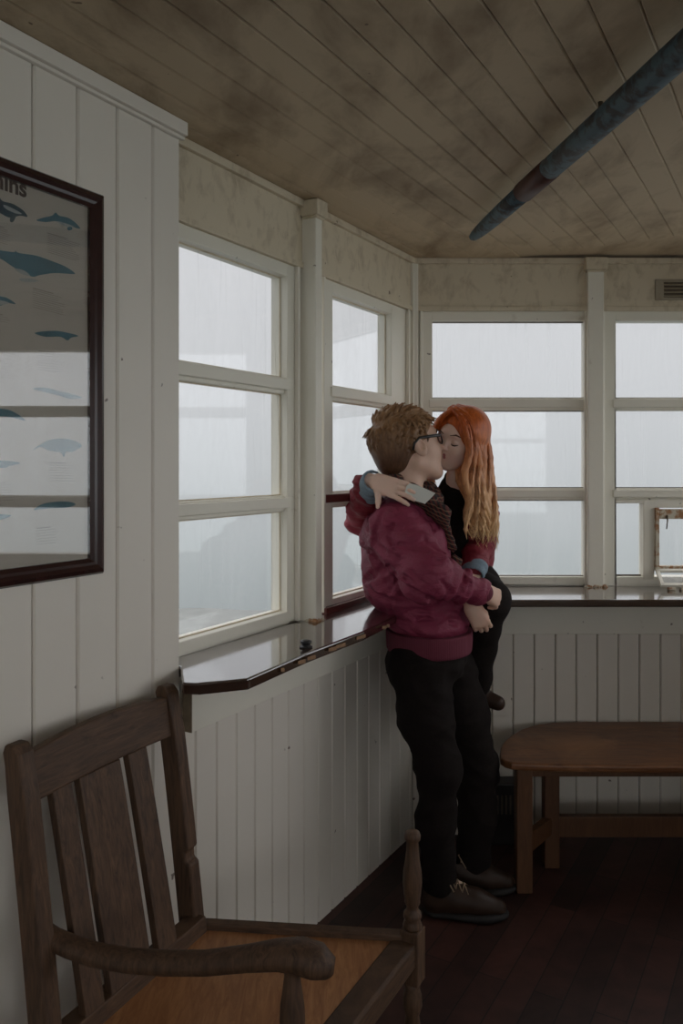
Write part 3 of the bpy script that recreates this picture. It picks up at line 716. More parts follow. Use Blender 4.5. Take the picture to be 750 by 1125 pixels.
# the remaining arm: a flattened bar sweeping forward to a down-turned scroll
def onarm(px, py, k): return P(px, py, 1.462 + (1.318-1.462)*k)
ap = [(44,1020,0),(58,1031,.03),(78,1040,.1),(105,1049,.2),(140,1055,.33),(180,1058,.46),(225,1058,.6),(270,1053,.74),(305,1049,.86),(330,1050,.95),(348,1056,1.0),(357,1064,1.03),(360,1072,1.04)]
rad = [.016,.018,.0185,.019,.019,.019,.019,.020,.023,.027,.027,.022,.010]
m = MB(); m.tube([onarm(*a) for a in ap], [r*1.15 for r in rad], 18, flat=.9); m.build('arm', M['oak'], ch)
# ---------------------------------------------------------------- people: smooth implicit surfaces
class Field:
    def __init__(s, lo, hi, vox):
        s.lo = np.array(lo, float); s.vox = vox; s.n = np.ceil((np.array(hi)-s.lo)/vox).astype(int)+1
        s.d = np.full(s.n, .5, np.float32)
    def _blk(s, lo, hi):
        a = np.maximum(0, np.floor((np.array(lo)-s.lo)/s.vox).astype(int)); b = np.minimum(s.n, np.ceil((np.array(hi)-s.lo)/s.vox).astype(int)+1)
        if (b <= a).any(): return None
        ax = [s.lo[i]+s.vox*np.arange(a[i], b[i]) for i in range(3)]
        g = np.stack(np.meshgrid(*ax, indexing='ij'), -1)
        return tuple(slice(a[i], b[i]) for i in range(3)), g
    def _put(s, sl, d, k, sub):
        o = s.d[sl]
        if sub: d = -d; h = np.maximum(k-np.abs(o-d), 0)/k; s.d[sl] = np.maximum(o, d)+h*h*k*.25
        else: h = np.maximum(k-np.abs(o-d), 0)/k; s.d[sl] = np.minimum(o, d)-h*h*k*.25
    def cone(s, a, b, r1, r2, k=.01, flat=None, fold=None, sub=False):
        a = np.array(a, float); b = np.array(b, float); R = max(r1, r2)*(1 if flat is None else max(1, flat[1]))+k+.03
        q = s._blk(np.minimum(a, b)-R, np.maximum(a, b)+R)
        if q is None: return
        sl, g = q; ba = b-a; L2 = max((ba*ba).sum(), 1e-9); L = math.sqrt(L2)
        pa = g-a; t = np.clip((pa@ba)/L2, 0, 1); off = pa-t[..., None]*ba
        if flat is not None:   # flat = (axis, factor): thickness along axis is multiplied by factor
            ax = np.array(flat[0], float); ax /= np.linalg.norm(ax); c = off@ax; off = off+(c/flat[1]-c)[..., None]*ax
        r = r1+(r2-r1)*t
        if fold is not None:
            amp, fr, ph = fold; u = ba/L; e = np.cross(u, [0.31, .5, .81]); e /= np.linalg.norm(e); e2 = np.cross(u, e)
            th = np.arctan2(off@e, off@e2); x = t*L*fr
            r = r+amp*(np.sin(x+1.6*np.sin(th+ph)+ph)+.6*np.sin(1.73*x+2.3*np.sin(th*1+ph*2.1)+1.3)*np.cos(th+ph*.7))
        d = np.sqrt((off*off).sum(-1))-r
        if flat is not None: d = d*min(1, flat[1])
        s._put(sl, d, k, sub)
    def chain(s, pts, rs, k=.01, **kw):
        for i in range(len(pts)-1): s.cone(pts[i], pts[i+1], rs[i], rs[i+1], k, **kw)
    def ell(s, c, r, k=.02, M3=None, sub=False, fold=None):
        c = np.array(c, float); r = np.array(r, float); R = r.max()+k+.03
        q = s._blk(c-R, c+R)
        if q is None: return
        sl, g = q; p = g-c
        if M3 is not None: p = p@np.array(M3)      # columns are the local axes
        k0 = np.sqrt(((p/r)**2).sum(-1)); k1 = np.sqrt(((p/(r*r))**2).sum(-1))+1e-9
        d = k0*(k0-1)/k1
        if fold is not None: d = d-fold(g)
        s._put(sl, d, k, sub)
    def surf(s, px, py):
        for Y in np.arange(s.lo[1], s.lo[1]+s.n[1]*s.vox, s.vox):
            p = P(px, py, float(Y)); i = np.round((np.array(p)-s.lo)/s.vox).astype(int)
            if (i < 0).any() or (i >= s.n).any(): continue
            if s.d[tuple(i)] < 0: return p
        return None
    def disp(s, f):
        g = s._blk(s.lo, s.lo+s.vox*s.n)
        m = np.abs(s.d) < .04
        idx = np.argwhere(m); p = s.lo+idx*s.vox
        s.d[m] += f(p).astype(np.float32)
    def clip(s, nrm, c):   # keep where (p-c).n < 0
        sl, g = s._blk(s.lo, s.lo+s.vox*s.n); s.d = np.maximum(s.d, ((g-np.array(c))@np.array(nrm)).astype(np.float32)) if g.shape[:3] == s.d.shape else s.d
    def mesh(s):
        d = s.d; d[0] = d[-1] = .5; d[:, 0] = d[:, -1] = .5; d[:, :, 0] = d[:, :, -1] = .5
        ins = d < 0; nx, ny, nz = d.shape
        cnt = np.zeros((nx-1, ny-1, nz-1), np.int8)
        for i in (0,1):
            for j in (0,1):
                for k in (0,1): cnt += ins[i:nx-1+i, j:ny-1+j, k:nz-1+k]
        act = (cnt > 0) & (cnt < 8); idx = np.argwhere(act); vid = np.full(act.shape, -1, np.int64); vid[act] = np.arange(len(idx))
        acc = np.zeros((len(idx), 3)); num = np.zeros(len(idx))
        cor = [(i,j,k) for i in (0,1) for j in (0,1) for k in (0,1)]
        for a in cor:
            for ax in range(3):
                if a[ax]: continue
                b = list(a); b[ax] = 1
                da = d[idx[:,0]+a[0], idx[:,1]+a[1], idx[:,2]+a[2]]; db = d[idx[:,0]+b[0], idx[:,1]+b[1], idx[:,2]+b[2]]
                m = (da < 0) != (db < 0); t = np.where(m, da/np.where(m, da-db, 1), 0)
                p = np.array(a, float)[None]+np.zeros((len(idx), 3)); p[:, ax] += t
                acc[m] += p[m]; num[m] += 1
        v = s.lo+(idx+acc/num[:, None])*s.vox
        F_ = []
        for ax in range(3):
            o = [(1,0,0),(0,1,0),(0,0,1)][ax]; u = (ax+1)%3; w_ = (ax+2)%3
            A = ins[:nx-o[0], :ny-o[1], :nz-o[2]]; B = ins[o[0]:, o[1]:, o[2]:]
            e = np.argwhere(A != B); e = e[(e[:, u] > 0) & (e[:, w_] > 0)]
            e = e[(e[:, u] < d.shape[u]-1) & (e[:, w_] < d.shape[w_]-1)]
            inside = ins[e[:,0], e[:,1], e[:,2]]
            def c(du, dw):
                q = e.copy(); q[:, u] -= du; q[:, w_] -= dw; return vid[q[:,0], q[:,1], q[:,2]]
            f = np.stack([c(1,1), c(0,1), c(0,0), c(1,0)], 1); f[~inside] = f[~inside][:, ::-1]; F_.append(f)
        return v, np.concatenate(F_)
def to_obj(name, parts, mat, parent, xf=None, smooth=0):
    vs, fs, b = [], [], 0
    for i, (v, f) in enumerate(parts):
        if xf is not None and xf[i] is not None: v = np.array([(xf[i] @ Vector(p))[:] for p in v])
        vs.append(v); fs.append(f+b); b += len(v)
    v = np.concatenate(vs); f = np.concatenate(fs)
    me = bpy.data.meshes.new(name); me.from_pydata(v.tolist(), [], f.tolist()); me.polygons.foreach_set('use_smooth', [True]*len(me.polygons))
    me.materials.append(mat); o = bpy.data.objects.new(name, me); COL.objects.link(o)
    if parent is not None: link_to(o, parent)
    if smooth:
        md = o.modifiers.new('smooth', 'SMOOTH'); md.iterations = smooth; md.factor = .5
    return o
def basis(fwd, up):
    x = Vector(fwd).normalized(); z = Vector(up); z = (z - x*z.dot(x)).normalized(); y = z.cross(x)
    return Matrix((x, y, z)).transposed()
def hand(fd, wrist, along, thumb, curls, sc=1.0, spread=1.0, th=None, k=.007):
    """palm and five jointed fingers; along: wrist to fingers, thumb: towards the thumb side; fingers bend to the palm side"""
    x = Vector(along).normalized(); y = Vector(thumb); y = (y-x*y.dot(x)).normalized()
    pal = hand.palm; z = x.cross(y)
    if z.dot(pal) > 0: z = -z                      # z is the back of the hand
    def W(a, b, c): return wrist + (x*a + y*b + z*c)*sc
    ys = [.029, .0095, -.0095, -.027]; kn = [.084, .088, .083, .074]; ln = [.072, .080, .074, .058]
    fd.cone(W(-.03,0,0), W(.02,0,0), .026*sc, .027*sc, k, flat=(z, .72))
    for yy, kx in zip(ys, kn): fd.cone(W(.012, yy*.62, 0), W(kx, yy, 0), .0165*sc, .0112*sc, .014)
    fd.cone(W(.02, .02, -.006), W(.05, .024, -.008), .016*sc, .012*sc, .014)
    for i in range(4):
        p = W(kn[i], ys[i], 0); ang = 0; s0 = (ys[i]*spread*.22/.03)
        c = curls[i] if isinstance(curls[0], (tuple, list)) else curls
        for j, (fr_, r0, r1) in enumerate(((.46, .0100, .0090), (.31, .0090, .0082), (.23, .0082, .0066))):
            ang += c[j]; dd = x*(math.cos(ang)*math.cos(s0)) + y*math.sin(s0)*math.cos(ang*.6) - z*math.sin(ang)
            q = p + dd.normalized()*(ln[i]*fr_*sc); fd.cone(p, q, r0*sc, r1*sc, .003); p = q
    t = th or [(.030,.028,-.006), (.052,.050,-.012), (.072,.062,-.018), (.090,.068,-.022)]
    rr_ = [.0135, .0115, .0105, .0078]
    for i in range(3): fd.cone(W(*t[i]), W(*t[i+1]), rr_[i]*sc, rr_[i+1]*sc, .005)
def wn(seed, amp, f, stretch=(1,1,1)):
    r = np.random.RandomState(seed); K = [(r.normal(size=3)*f*np.array(stretch), r.uniform(0, 6.28)) for _ in range(7)]
    def fn(p):
        w_ = sum(np.sin(p@(k*.45)+ph) for k, ph in K[:3]); return amp*sum(np.sin(p@k+ph+1.2*w_) for k, ph in K[3:])/2.2
    return fn
def ridged(seed, amp, f, stretch, warp=1.6):
    r = np.random.RandomState(seed); K = [(r.normal(size=3)*f*np.array(stretch), r.uniform(0, 6.28)) for _ in range(4)]; Wp = [(r.normal(size=3)*f*.55, r.uniform(0, 6.28)) for _ in range(4)]
    def fn(p):
        w_ = sum(np.sin(p@k+ph) for k, ph in Wp); m_ = .5+.5*np.sin(p@(Wp[0][0]*.8)+1.1+w_*.5); o = 0
        for k, ph in K: o = o + np.abs(np.sin(p@k+ph+warp*w_*.6))
        return amp*m_*(o/len(K)-.62)*2.2
    return fn
def creases(fd, segs, depth, w=.012):
    for a, b in segs: fd.cone(a, b, depth, depth*.5, w, sub=True)

# =============== man
man = empty('person', P(478, 1000, 2.72), 'man in burgundy bomber jacket, black jeans and glasses leaning on the side window sill', 'person', 'couple embracing')
mj = dict(neck=P(449,552,2.76), chest=P(446,598,2.76), belly=P(462,655,2.75), pel=P(472,712,2.74),
          shR=P(434,584,2.62), elR=P(470,632,2.50), wrR=P(528,650,2.60), shL=P(455,582,2.93), elL=P(492,650,2.94), wrL=P(512,660,2.68),
          hipR=P(463,732,2.66), knR=P(482,845,2.63), anR=P(482,968,2.68), hipL=P(492,735,2.83), knL=P(523,842,2.85), anL=P(518,952,2.84))
for k_ in mj: mj[k_] = Vector(mj[k_])
# body under the clothes
fb = Field((-.15, 2.3, .0), (.75, 3.15, 1.56), .012)
fb.chain([mj['neck'], mj['chest'], mj['belly'], mj['pel']], [.06,.11,.10,.11], .05)
for s_ in 'RL':
    fb.chain([mj['sh'+s_], mj['el'+s_], mj['wr'+s_]], [.045,.038,.026], .02); fb.chain([mj['hip'+s_], mj['kn'+s_], mj['an'+s_]], [.07,.048,.035], .03)
    fb.cone(mj['neck'], mj['sh'+s_], .05, .045, .03)
    fb.cone(mj['an'+s_], mj['an'+s_]+V(.13,0,-.06), .03, .028, .02)
vb = fb.mesh()
# head
hs = 1.06
def man_head():
    f = Field((-.17,-.13,-.22), (.16,.13,.15), .0026)
    f.ell((-.012,0,.028), (.100,.078,.088), .02); f.ell((.030,0,-.012), (.066,.064,.088), .03)
    f.ell((.035,0,-.055), (.052,.050,.050), .03)
    for s_ in (1,-1): f.cone((-.012,.055*s_,-.055), (.060,.022*s_,-.098), .018, .016, .03); f.cone((.040,.046*s_,-.020), (.066,.030*s_,-.030), .016, .014, .03)
    f.cone((.068,.008,-.100), (.068,-.008,-.100), .019, .019, .02)
    f.cone((.078,.030,.028), (.078,-.030,.028), .012, .012, .02)        # brow
    f.cone((.086,0,.020), (.109,0,-.022), .0075, .0105, .012); 
    for s_ in (1,-1): f.cone((.098,.010*s_,-.027), (.092,.013*s_,-.026), .0075, .006, .006)
    for s_ in (1,-1): f.ell((.094,.033*s_,.008), (.020,.019,.013), .014, sub=True); f.ell((.072,.032*s_,.006), (.0145,.0145,.0130), .004)
    f.cone((.086,.018,-.052), (.093,0,-.050), .006, .0075, .006); f.cone((.086,-.018,-.052), (.093,0,-.050), .006, .0075, .006)
    f.cone((.084,.015,-.064), (.090,0,-.064), .006, .0085, .006); f.cone((.084,-.015,-.064), (.090,0,-.064), .006, .0085, .006)
    f.cone((-.03,0,-.05), (-.065,0,-.20), .056, .060, .03)
    for s_ in (1,-1):
        e = Matrix(((.95,.10*s_,-.30),(-.12*s_,.99,0),(.30,0,.95)))
        f.ell((-.002,.086*s_,-.008), (.020,.010,.033), .003, M3=np.array([[.92,-.25*s_,-.25],[.25*s_,.95,0],[.28,0,.95]]).T.T)
        f.ell((.001,.097*s_,-.004), (.011,.008,.020), .003, sub=True); f.cone((.010,.080*s_,-.008),(.010,.088*s_,-.014),.006,.005,.004)
    return f.mesh()
mh = man_head()
RM = basis((.92,.30,.20), (-.26,.02,.97))
HM = Matrix.Translation(P(450,491.5,2.765)) @ (RM.to_4x4()) @ Matrix.Scale(hs, 4)
# hands
fh = Field(P(500,700,2.75)-V(.02,.3,.02), P(560,630,2.75)+V(.03,.12,.02), .0027)
hand.palm = Vector((-.2, .9, .2))
hand(fh, mj['wrR']+V(.012,.01,-.004), V(.75,.55,-.38), V(-.2,.1,.9), (.65,.9,.6), .84, .5, th=[(.030,.026,-.006), (.050,.040,-.020), (.066,.040,-.036), (.078,.034,-.046)])
hand.palm = Vector((-.2, .9, -.1))
hand(fh, mj['wrL']+V(.012,-.03,-.012), V(.45,-.15,-.85), V(.9,0,.4), (.8,1.1,.7), .82, .4, th=[(.030,.026,-.006), (.052,.036,-.016), (.070,.034,-.026), (.084,.028,-.034)])
body = to_obj('body', [vb, mh, fh.mesh()], M['skin'], man, [None, HM, None])
# jacket
fj = Field((-.12, 2.34, .80), (.62, 3.12, 1.50), .0048)
J = mj
fj.ell(P(444,598,2.77), (.150,.200,.165), .06, M3=basis((1,0,.1),(.0,0,1)))
fj.ell(P(449,640,2.75), (.160,.190,.13), .06)
fj.ell(P(470,682,2.74), (.140,.172,.070), .05)
fj.cone(P(449,556,2.76), P(446,585,2.77), .075, .13, .06)
fj.cone(J['neck']+V(0,-.02,-.03), J['shR']+V(0,.02,.012), .05, .062, .05); fj.cone(J['neck']+V(0,.02,-.03), J['shL'], .05, .065, .05)
fj.cone(J['shR'], J['elR'], .088, .085, .035, fold=(.0045, 62, 1.0)); fj.cone(J['elR'], J['wrR']-V(.012,0,0), .080, .043, .03, fold=(.0060, 95, .4))
fj.cone(J['shL'], J['elL'], .085, .07, .04, fold=(.005, 60, 2.0)); fj.cone(J['elL'], J['wrL']+V(-.012,.015,.01), .068, .040, .03, fold=(.006, 90, 1.4))
for pl, w0 in (([(449,643),(457,651),(470,658),(484,662),(500,662),(520,666)], .012), ([(421,562),(414,576),(411,592),(410,606)], .009), ([(397,603),(404,605),(412,609)], .010), ([(399,639),(408,632),(418,626),(429,622)], .013),
               ([(418,603),(440,598),(470,607)], .005), ([(428,662),(431,678)], .008), ([(466,592),(479,603),(492,612)], .006), ([(463,563),(476,579),(484,600)], .008), ([(497,606),(506,620),(511,634)], .007), ([(510,630),(504,648)], .006),
               ([(519,632),(514,650)], .006), ([(436,638),(428,650),(418,656)], .008), ([(407,658),(420,668),(424,684)], .009), ([(440,672),(455,668),(470,674)], .006), ([(452,628),(462,640)], .007), ([(424,640),(436,634),(446,636)], .007), ([(486,640),(494,652)], .006), ([(442,684),(470,680),(500,686)], .005), ([(403,585),(398,596)], .006), ([(432,575),(428,590),(432,604)], .005)):
    q = [fj.surf(x, y) for x, y in pl]; q = [a for a in q if a is not None]
    for a, b in zip(q, q[1:]): fj.cone(a, b, w0*.62, w0*.62, .016, sub=True)
fj.disp(ridged(4, .0120, 30, (.5,.5,1.5))); fj.disp(ridged(9, .0042, 52, (.8,.8,1.5)))
fj.clip((0,0,-1), P(470,699,2.74))
jk = to_obj('bomber_jacket', [fj.mesh()], M['jacket'], man, smooth=1)
# ribbed hem, cuff and collar
fw_ = Field((-.05, 2.45, .80), (.55, 3.05, .98), .005)
fw_.ell(P(471,696,2.74), (.148,.182,.24), .02); fw_.clip((0,0,-1), P(473,713,2.74)); fw_.clip((0,0,1), P(473,690,2.74))
to_obj('ribbed_hem', [fw_.mesh()], M['rib'], jk)
fc = Field(P(515,690,2.8)-V(0,.4,0), P(550,620,2.8)+V(.02,.2,0), .004)
d_ = (J['wrR']-J['elR']).normalized(); fc.cone(J['wrR']-d_*.018, J['wrR']+d_*.010, .038, .033, .01)
to_obj('ribbed_cuff', [fc.mesh()], M['rib'], jk)
# shoulder seam piping
mb_ = MB()
seam = []
cS = J['shR']+V(.035,-.01,-.01); axs = (J['elR']-J['shR']).normalized(); e1 = axs.orthogonal().normalized(); e2 = axs.cross(e1)
# trousers
ft_ = Field((-.08, 2.38, .03), (.72, 3.08, .98), .0055)
ft_.ell(P(470,722,2.745), (.132,.160,.085), .04); ft_.ell(P(452,735,2.72), (.085,.115,.085), .05)
ft_.chain([J['hipR']+V(0,0,.02), P(468,790,2.64), J['knR'], P(478,905,2.64), J['anR']], [.098,.089,.072,.062,.058], .03, fold=(.0030, 48, .7))
ft_.chain([J['hipL']+V(0,0,.02), P(507,785,2.84), J['knL'], P(524,900,2.85), J['anL']], [.098,.092,.074,.064,.060], .03, fold=(.0030, 44, 2.2))
ft_.disp(ridged(12, .0065, 24, (.5,.5,1.5))); ft_.disp(wn(15, .0015, 60, (.6,.6,1.8)))
for a_ in (J['anR'], J['anL']):
    pass
tr_ = to_obj('jeans', [ft_.mesh()], M['jeans'], man, smooth=1)
m = MB(); m.lathe(P(473,717.5,2.582), [(0,.004),(.003,.003)], 8, axis=(0,-1,0)); m.build('rivet', M['metal'], tr_)
# shoes
def shoe(heel, yaw, name='shoe', lift=0):
    o_ = Matrix.Translation(heel) @ Matrix.Rotation(yaw, 4, 'Z')
    f = Field((-.04,-.07,-.01), (.31,.07,.15), .0032)
    f.chain([(.03,0,.045), (.10,.002,.050), (.17,.004,.042), (.235,.0,.034)], [.036,.040,.040,.030], .03, flat=((0,0,1), .95))
    f.cone((.03,0,.05), (.035,0,.10), .038, .040, .03); f.cone((.06,0,.085), (.15,0,.060), .030, .026, .03)
    f.cone((.05,0,.12), (.035,0,.17), .034, .034, .006, sub=True); f.clip((0,0,-1), (0,0,.020))
    so = Field((-.04,-.07,-.01), (.31,.07,.04), .0032)
    so.chain([(.03,0,.014), (.12,-.002,.014), (.19,.003,.014), (.238,.0,.016)], [.040,.037,.046,.036], .02, flat=((0,0,1), .42))
    so.clip((0,0,-1), (0,0,.0005)); so.clip((0,0,1), (0,0,.026))
    so.ell((.10,0,-.004), (.025,.06,.012), .006, sub=True)
    sh = to_obj(name, [f.mesh()], M['shoe'], man, [o_]); to_obj('sole', [so.mesh()], M['sole'], sh, [o_])
    for i in range(5):
        x = .075+.022*i; z = .118-.0105*i
        mm = MB(); a = [o_ @ V(x, -.028, z-.006), o_ @ V(x+.004, -.014, z+.006), o_ @ V(x+.009, .010, z+.007), o_ @ V(x+.012, .028, z-.004)]
        mm.tube(a, .0022, 6, flat=.6)
        if i < 4: a = [o_ @ V(x+.020, -.028, z-.012), o_ @ V(x+.012, -.012, z+.003), o_ @ V(x+.006, .010, z+.008), o_ @ V(x, .028, z-.004)]; mm.tube(a, .0022, 6, flat=.6)
        if i == 0: mm.tube([o_ @ V(x,0,z+.008), o_ @ V(x-.008,-.02,z+.016), o_ @ V(x+.006,-.042,z-.002), o_ @ V(x+.016,-.045,z-.018)], .002, 6); mm.tube([o_ @ V(x,0,z+.008), o_ @ V(x+.012,.012,z+.018), o_ @ V(x+.02,.03,z+.004)], .002, 6)
        mm.build('shoelace', M['lace'], sh)
shoe(V((470-HX)/326.5-.006, F/326.5, 0), math.radians(-6)); shoe(V((482-HX)/310-.0, F/310+.005, 0), math.radians(-2))
# hair
def headfield(vox=.0028): return Field((-.20,-.15,-.16), (.15,.15,.19), vox)
fr2 = headfield()
fr2.ell((-.022,0,.040), (.108,.086,.092), .01); fr2.ell((-.060,0,-.010), (.066,.072,.085), .03)
fr2.ell((.095,0,-.030), (.062,.11,.092), .012, sub=True)         # face opening
for s_ in (1,-1): fr2.ell((.012,.088*s_,-.045), (.036,.034,.052), .010, sub=True)
fr2.ell((-.04,0,-.135), (.08,.1,.055), .012, sub=True)
rr = random.Random(11)
def hp(lat, lon):    # scalp direction
    return V(-.022 + .104*math.cos(lat)*math.cos(lon), .083*math.cos(lat)*math.sin(lon), .040+.088*math.sin(lat))
for i in range(950):
    lat = math.asin(rr.uniform(-.75, 1)); lon = rr.uniform(-math.pi, math.pi)
    p = hp(lat, lon)
    if p.x > .040 and p.z < .080: continue
    if p.x > .0 and p.z < .02: continue
    if p.z < -.055: continue
    n_ = (p-V(-.022,0,.03)).normalized()
    top_ = max(0, min(1, (p.z-.06)/.05))
    tang = V(.55, .12*math.sin(lon*2), .15)*top_ + V(-.45 if p.x < 0 else -.75, 0, -.85)*(1-top_)
    tang = tang - n_*tang.dot(n_); tang.normalize(); ln_ = rr.uniform(.026,.040)*(1.15 if top_ > .5 else .8)
    lift = rr.uniform(.16,.34)*(1.35 if top_ > .5 else .55)
    q = p + (n_*lift + tang + V(rr.uniform(-.16,.16), rr.uniform(-.16,.16), rr.uniform(-.12,.12)))*ln_
    md_ = (p+q)*.5 + n_*.0035
    fr2.cone(p-n_*.003, md_, .0048, .0042, .0035); fr2.cone(md_, q, .0042, .0018, .003)
M['hair1'] = hair_mat('short brown hair', (.36,.20,.095), (.13,.062,.032), 1.52-man.location.z, 1.66-man.location.z, (.45,.38,.34))
to_obj('hair', [fr2.mesh()], M['hair1'], man, [HM])
# stubble-dark brow, glasses
def hl(pts): return [HM @ V(*p) for p in pts]
for s_ in (1,-1):
    m = MB(); m.tube(hl([(.083,.050*s_,.028),(.092,.034*s_,.036),(.094,.016*s_,.031)]), [.002,.0042,.003], 8); m.build('eyebrow', M['brow'], man)
gl_ = empty('glasses_holder', HM @ V(.09,0,.01)) if 0 else None
m = MB()
for s_ in (1,-1):
    rim = [(.103-.010*abs(math.cos(a))*0 - .012*((.034*s_+.026*math.cos(a))*s_/.06)**2, .034*s_+.026*math.cos(a), .008+.019*math.sin(a)) for a in [2*math.pi*k/18 for k in range(19)]]
    m.tube(hl(rim), .0026, 8, cap=False)
    m.tube(hl([(.090,.061*s_,.016),(.082,.072*s_,.016),(.04,.085*s_,.018),(.0,.093*s_,.020),(-.020,.092*s_,.006),(-.028,.088*s_,-.014)]), [.0042,.0044,.0040,.0034,.003,.0025], 8, flat=1.3)
m.tube(hl([(.103,.008,.012),(.107,0,.015),(.103,-.008,.012)]), .0024, 8)
gs = m.build('glasses', M['black'], man)
m = MB()
for s_ in (1,-1):
    pts_ = hl([(.1005 - .010*((.034*s_+.024*math.cos(a))*s_/.06)**2, .034*s_+.024*math.cos(a), .008+.017*math.sin(a)) for a in [2*math.pi*k/18 for k in range(18)]])
    m.prism(pts_, (HM.to_3x3() @ V(.0012,0,0)))
m.build('spectacle_lens', M['picglass'], gs)
# tartan scarf: round the neck and hanging down the front
fs_ = Field(P(420,680,2.78)-V(0,.35,0), P(530,525,2.78)+V(0,.25,.02), .004)
nk = [P(436,528,2.88), P(425,527,2.77), P(432,531,2.68), P(452,541,2.64), P(470,550,2.67), P(478,549,2.77), P(472,540,2.87), P(455,533,2.93), P(436,528,2.88)]
for i in range(len(nk)-1): fs_.cone(nk[i], nk[i+1], .028, .028, .015, fold=(.004, 120, i))
fs_.cone(P(440,540,2.72), P(470,556,2.68), .030, .030, .02); fs_.cone(P(470,552,2.66), P(485,566,2.64), .024, .030, .02, fold=(.004,150,2)); fs_.cone(P(485,566,2.64), P(488,578,2.65), .030, .014, .012)
fs_.chain([P(489,572,2.68), P(494,595,2.68), P(502,618,2.68), P(510,646,2.70)], [.015,.011,.012,.012], .012, flat=((0,1,0), .6))
fs_.disp(wn(31, .003, 70))
to_obj('tartan_scarf', [fs_.mesh()], M['plaid'], man)

# =============== woman
wo_ = empty('person', P(515, 652, 3.0), 'woman with long ginger hair in dark red jacket, arm round the man', 'person', 'couple embracing')
wj = dict(neck=P(503,534,2.97), chest=P(513,572,2.98), waist=P(515,612,3.0), pel=P(512,634,3.03), shL=P(527,556,2.96), elL=P(528,594,2.92), wrL=P(520,628,2.80),
          shR=P(484,556,3.02), elR=P(398,571,2.90), wrR=P(409,529,2.655), hipL=P(520,640,2.98), knL=P(536,660,2.78), anL=P(526,756,2.87), hipR=P(503,640,3.05), knR=P(516,664,2.93), anR=P(515,745,3.0))
wj = {k_: Vector(v_) for k_, v_ in wj.items()}
fb = Field((-.05, 2.5, .55), (.80, 3.25, 1.50), .012)
fb.chain([wj['neck'], wj['chest'], wj['waist'], wj['pel']], [.045,.09,.075,.09], .05)
for s_ in 'RL':
    fb.chain([wj['sh'+s_], wj['el'+s_], wj['wr'+s_]], [.035,.03,.022], .02); fb.chain([wj['hip'+s_], wj['kn'+s_], wj['an'+s_]], [.06,.042,.03], .03); fb.cone(wj['neck'], wj['sh'+s_], .04, .035, .03)
    fb.cone(wj['an'+s_], wj['an'+s_]+V(.02,-.01,-.02), .020, .015, .01)
vb = fb.mesh()
def woman_head():
    f = Field((-.16,-.12,-.20), (.15,.12,.14), .0025)
    f.ell((-.012,0,.028), (.094,.073,.084), .02); f.ell((.034,0,-.010), (.058,.060,.084), .03)
    f.ell((.038,0,-.052), (.046,.044,.046), .03)
    for s_ in (1,-1): f.cone((-.006,.050*s_,-.050), (.058,.014*s_,-.092), .015, .013, .03); f.ell((.060,.032*s_,-.030), (.024,.022,.022), .02)
    f.cone((.070,.004,-.092), (.070,-.004,-.092), .014, .014, .02)
    f.cone((.076,.026,.030), (.076,-.026,.030), .010, .010, .02)
    f.cone((.086,0,.014), (.102,0,-.020), .0058, .0078, .010)
    for s_ in (1,-1): f.cone((.094,.007*s_,-.024), (.089,.010*s_,-.024), .0058, .0045, .005)
    for s_ in (1,-1): f.ell((.092,.031*s_,.006), (.018,.019,.012), .012, sub=True); f.ell((.071,.030*s_,.004), (.0142,.015,.0135), .004)
    f.cone((-.02,0,-.05), (-.03,0,-.19), .046, .050, .03)
    return f.mesh()
RWm = basis((-.68,-.70,-.12), (.34,.0,.94))
HW = Matrix.Translation(P(505.5,483.5,2.862)) @ RWm.to_4x4() @ Matrix.Scale(.94, 4)
wh = woman_head()
fh = Field(P(392,568,2.62)-V(0,.14,0), P(470,500,2.62)+V(.02,.16,.02), .0024)
hand.palm = Vector((-.1, .75, -.65))
hw = wj['wrR']+V(.008,-.012,-.0)
hand(fh, hw, V(.80,-.46,-.26), V(-.25,-.30,-.80), ((.16,.30,.25),(.10,.26,.25),(.06,.22,.2),(.02,.2,.2)), .90, .5, th=[(.022,.026,-.004), (.036,.048,-.004), (.046,.068,-.004), (.052,.086,-.006)])
hand.palm = Vector((-.3, .6, -.6))
fh2 = Field(P(500,680,2.78)-V(.02,.2,.02), P(545,610,2.78)+V(.02,.12,.02), .003)
hand(fh2, wj['wrL']+V(0,0,-.01), V(.0,-.5,-.8), V(-.8,-.3,.2), (.3,.4,.3), .88)
to_obj('body', [vb, wh, fh.mesh(), fh2.mesh()], M['skin2'], wo_, [None, HW, None, None])
def hw_(pts): return [HW @ V(*p) for p in pts]
for s_ in (1,-1):
    m = MB(); m.tube(hw_([(.072,.050*s_,.029),(.085,.036*s_,.036),(.090,.014*s_,.030)]), [.0018,.0042,.0036], 8, flat=.8); m.build('eyebrow', M['brow'], wo_)
    m = MB(); m.tube(hw_([(.0745,.045*s_,-.001),(.0850,.036*s_,-.0045),(.0870,.028*s_,-.005),(.083,.018*s_,-.002)]), [.0012,.0024,.0024,.0012], 8); m.build('eyelash', M['brow'], wo_)
f = Field((.06,-.04,-.08), (.12,.04,-.03), .0018)
for s_ in (1,-1): f.cone((.081,.019*s_,-.050), (.0895,0,-.0475), .003, .0055, .004); f.cone((.080,.017*s_,-.053), (.087,0,-.057), .003, .006, .004)
to_obj('lips', [f.mesh()], M['lip'], wo_, [HW])
f = Field((.1,2.7,1.1), (.60,3.15,1.52), .005)
f.cone(P(501,530,2.95), P(501,548,2.95), .048, .062, .02, fold=(.003,140,1)); f.cone(P(500,550,2.95), P(503,600,2.95), .075, .085, .03, fold=(.003,60,1)); f.disp(wn(70,.002,60))
to_obj('black_top', [f.mesh()], M['jeans'], wo_)
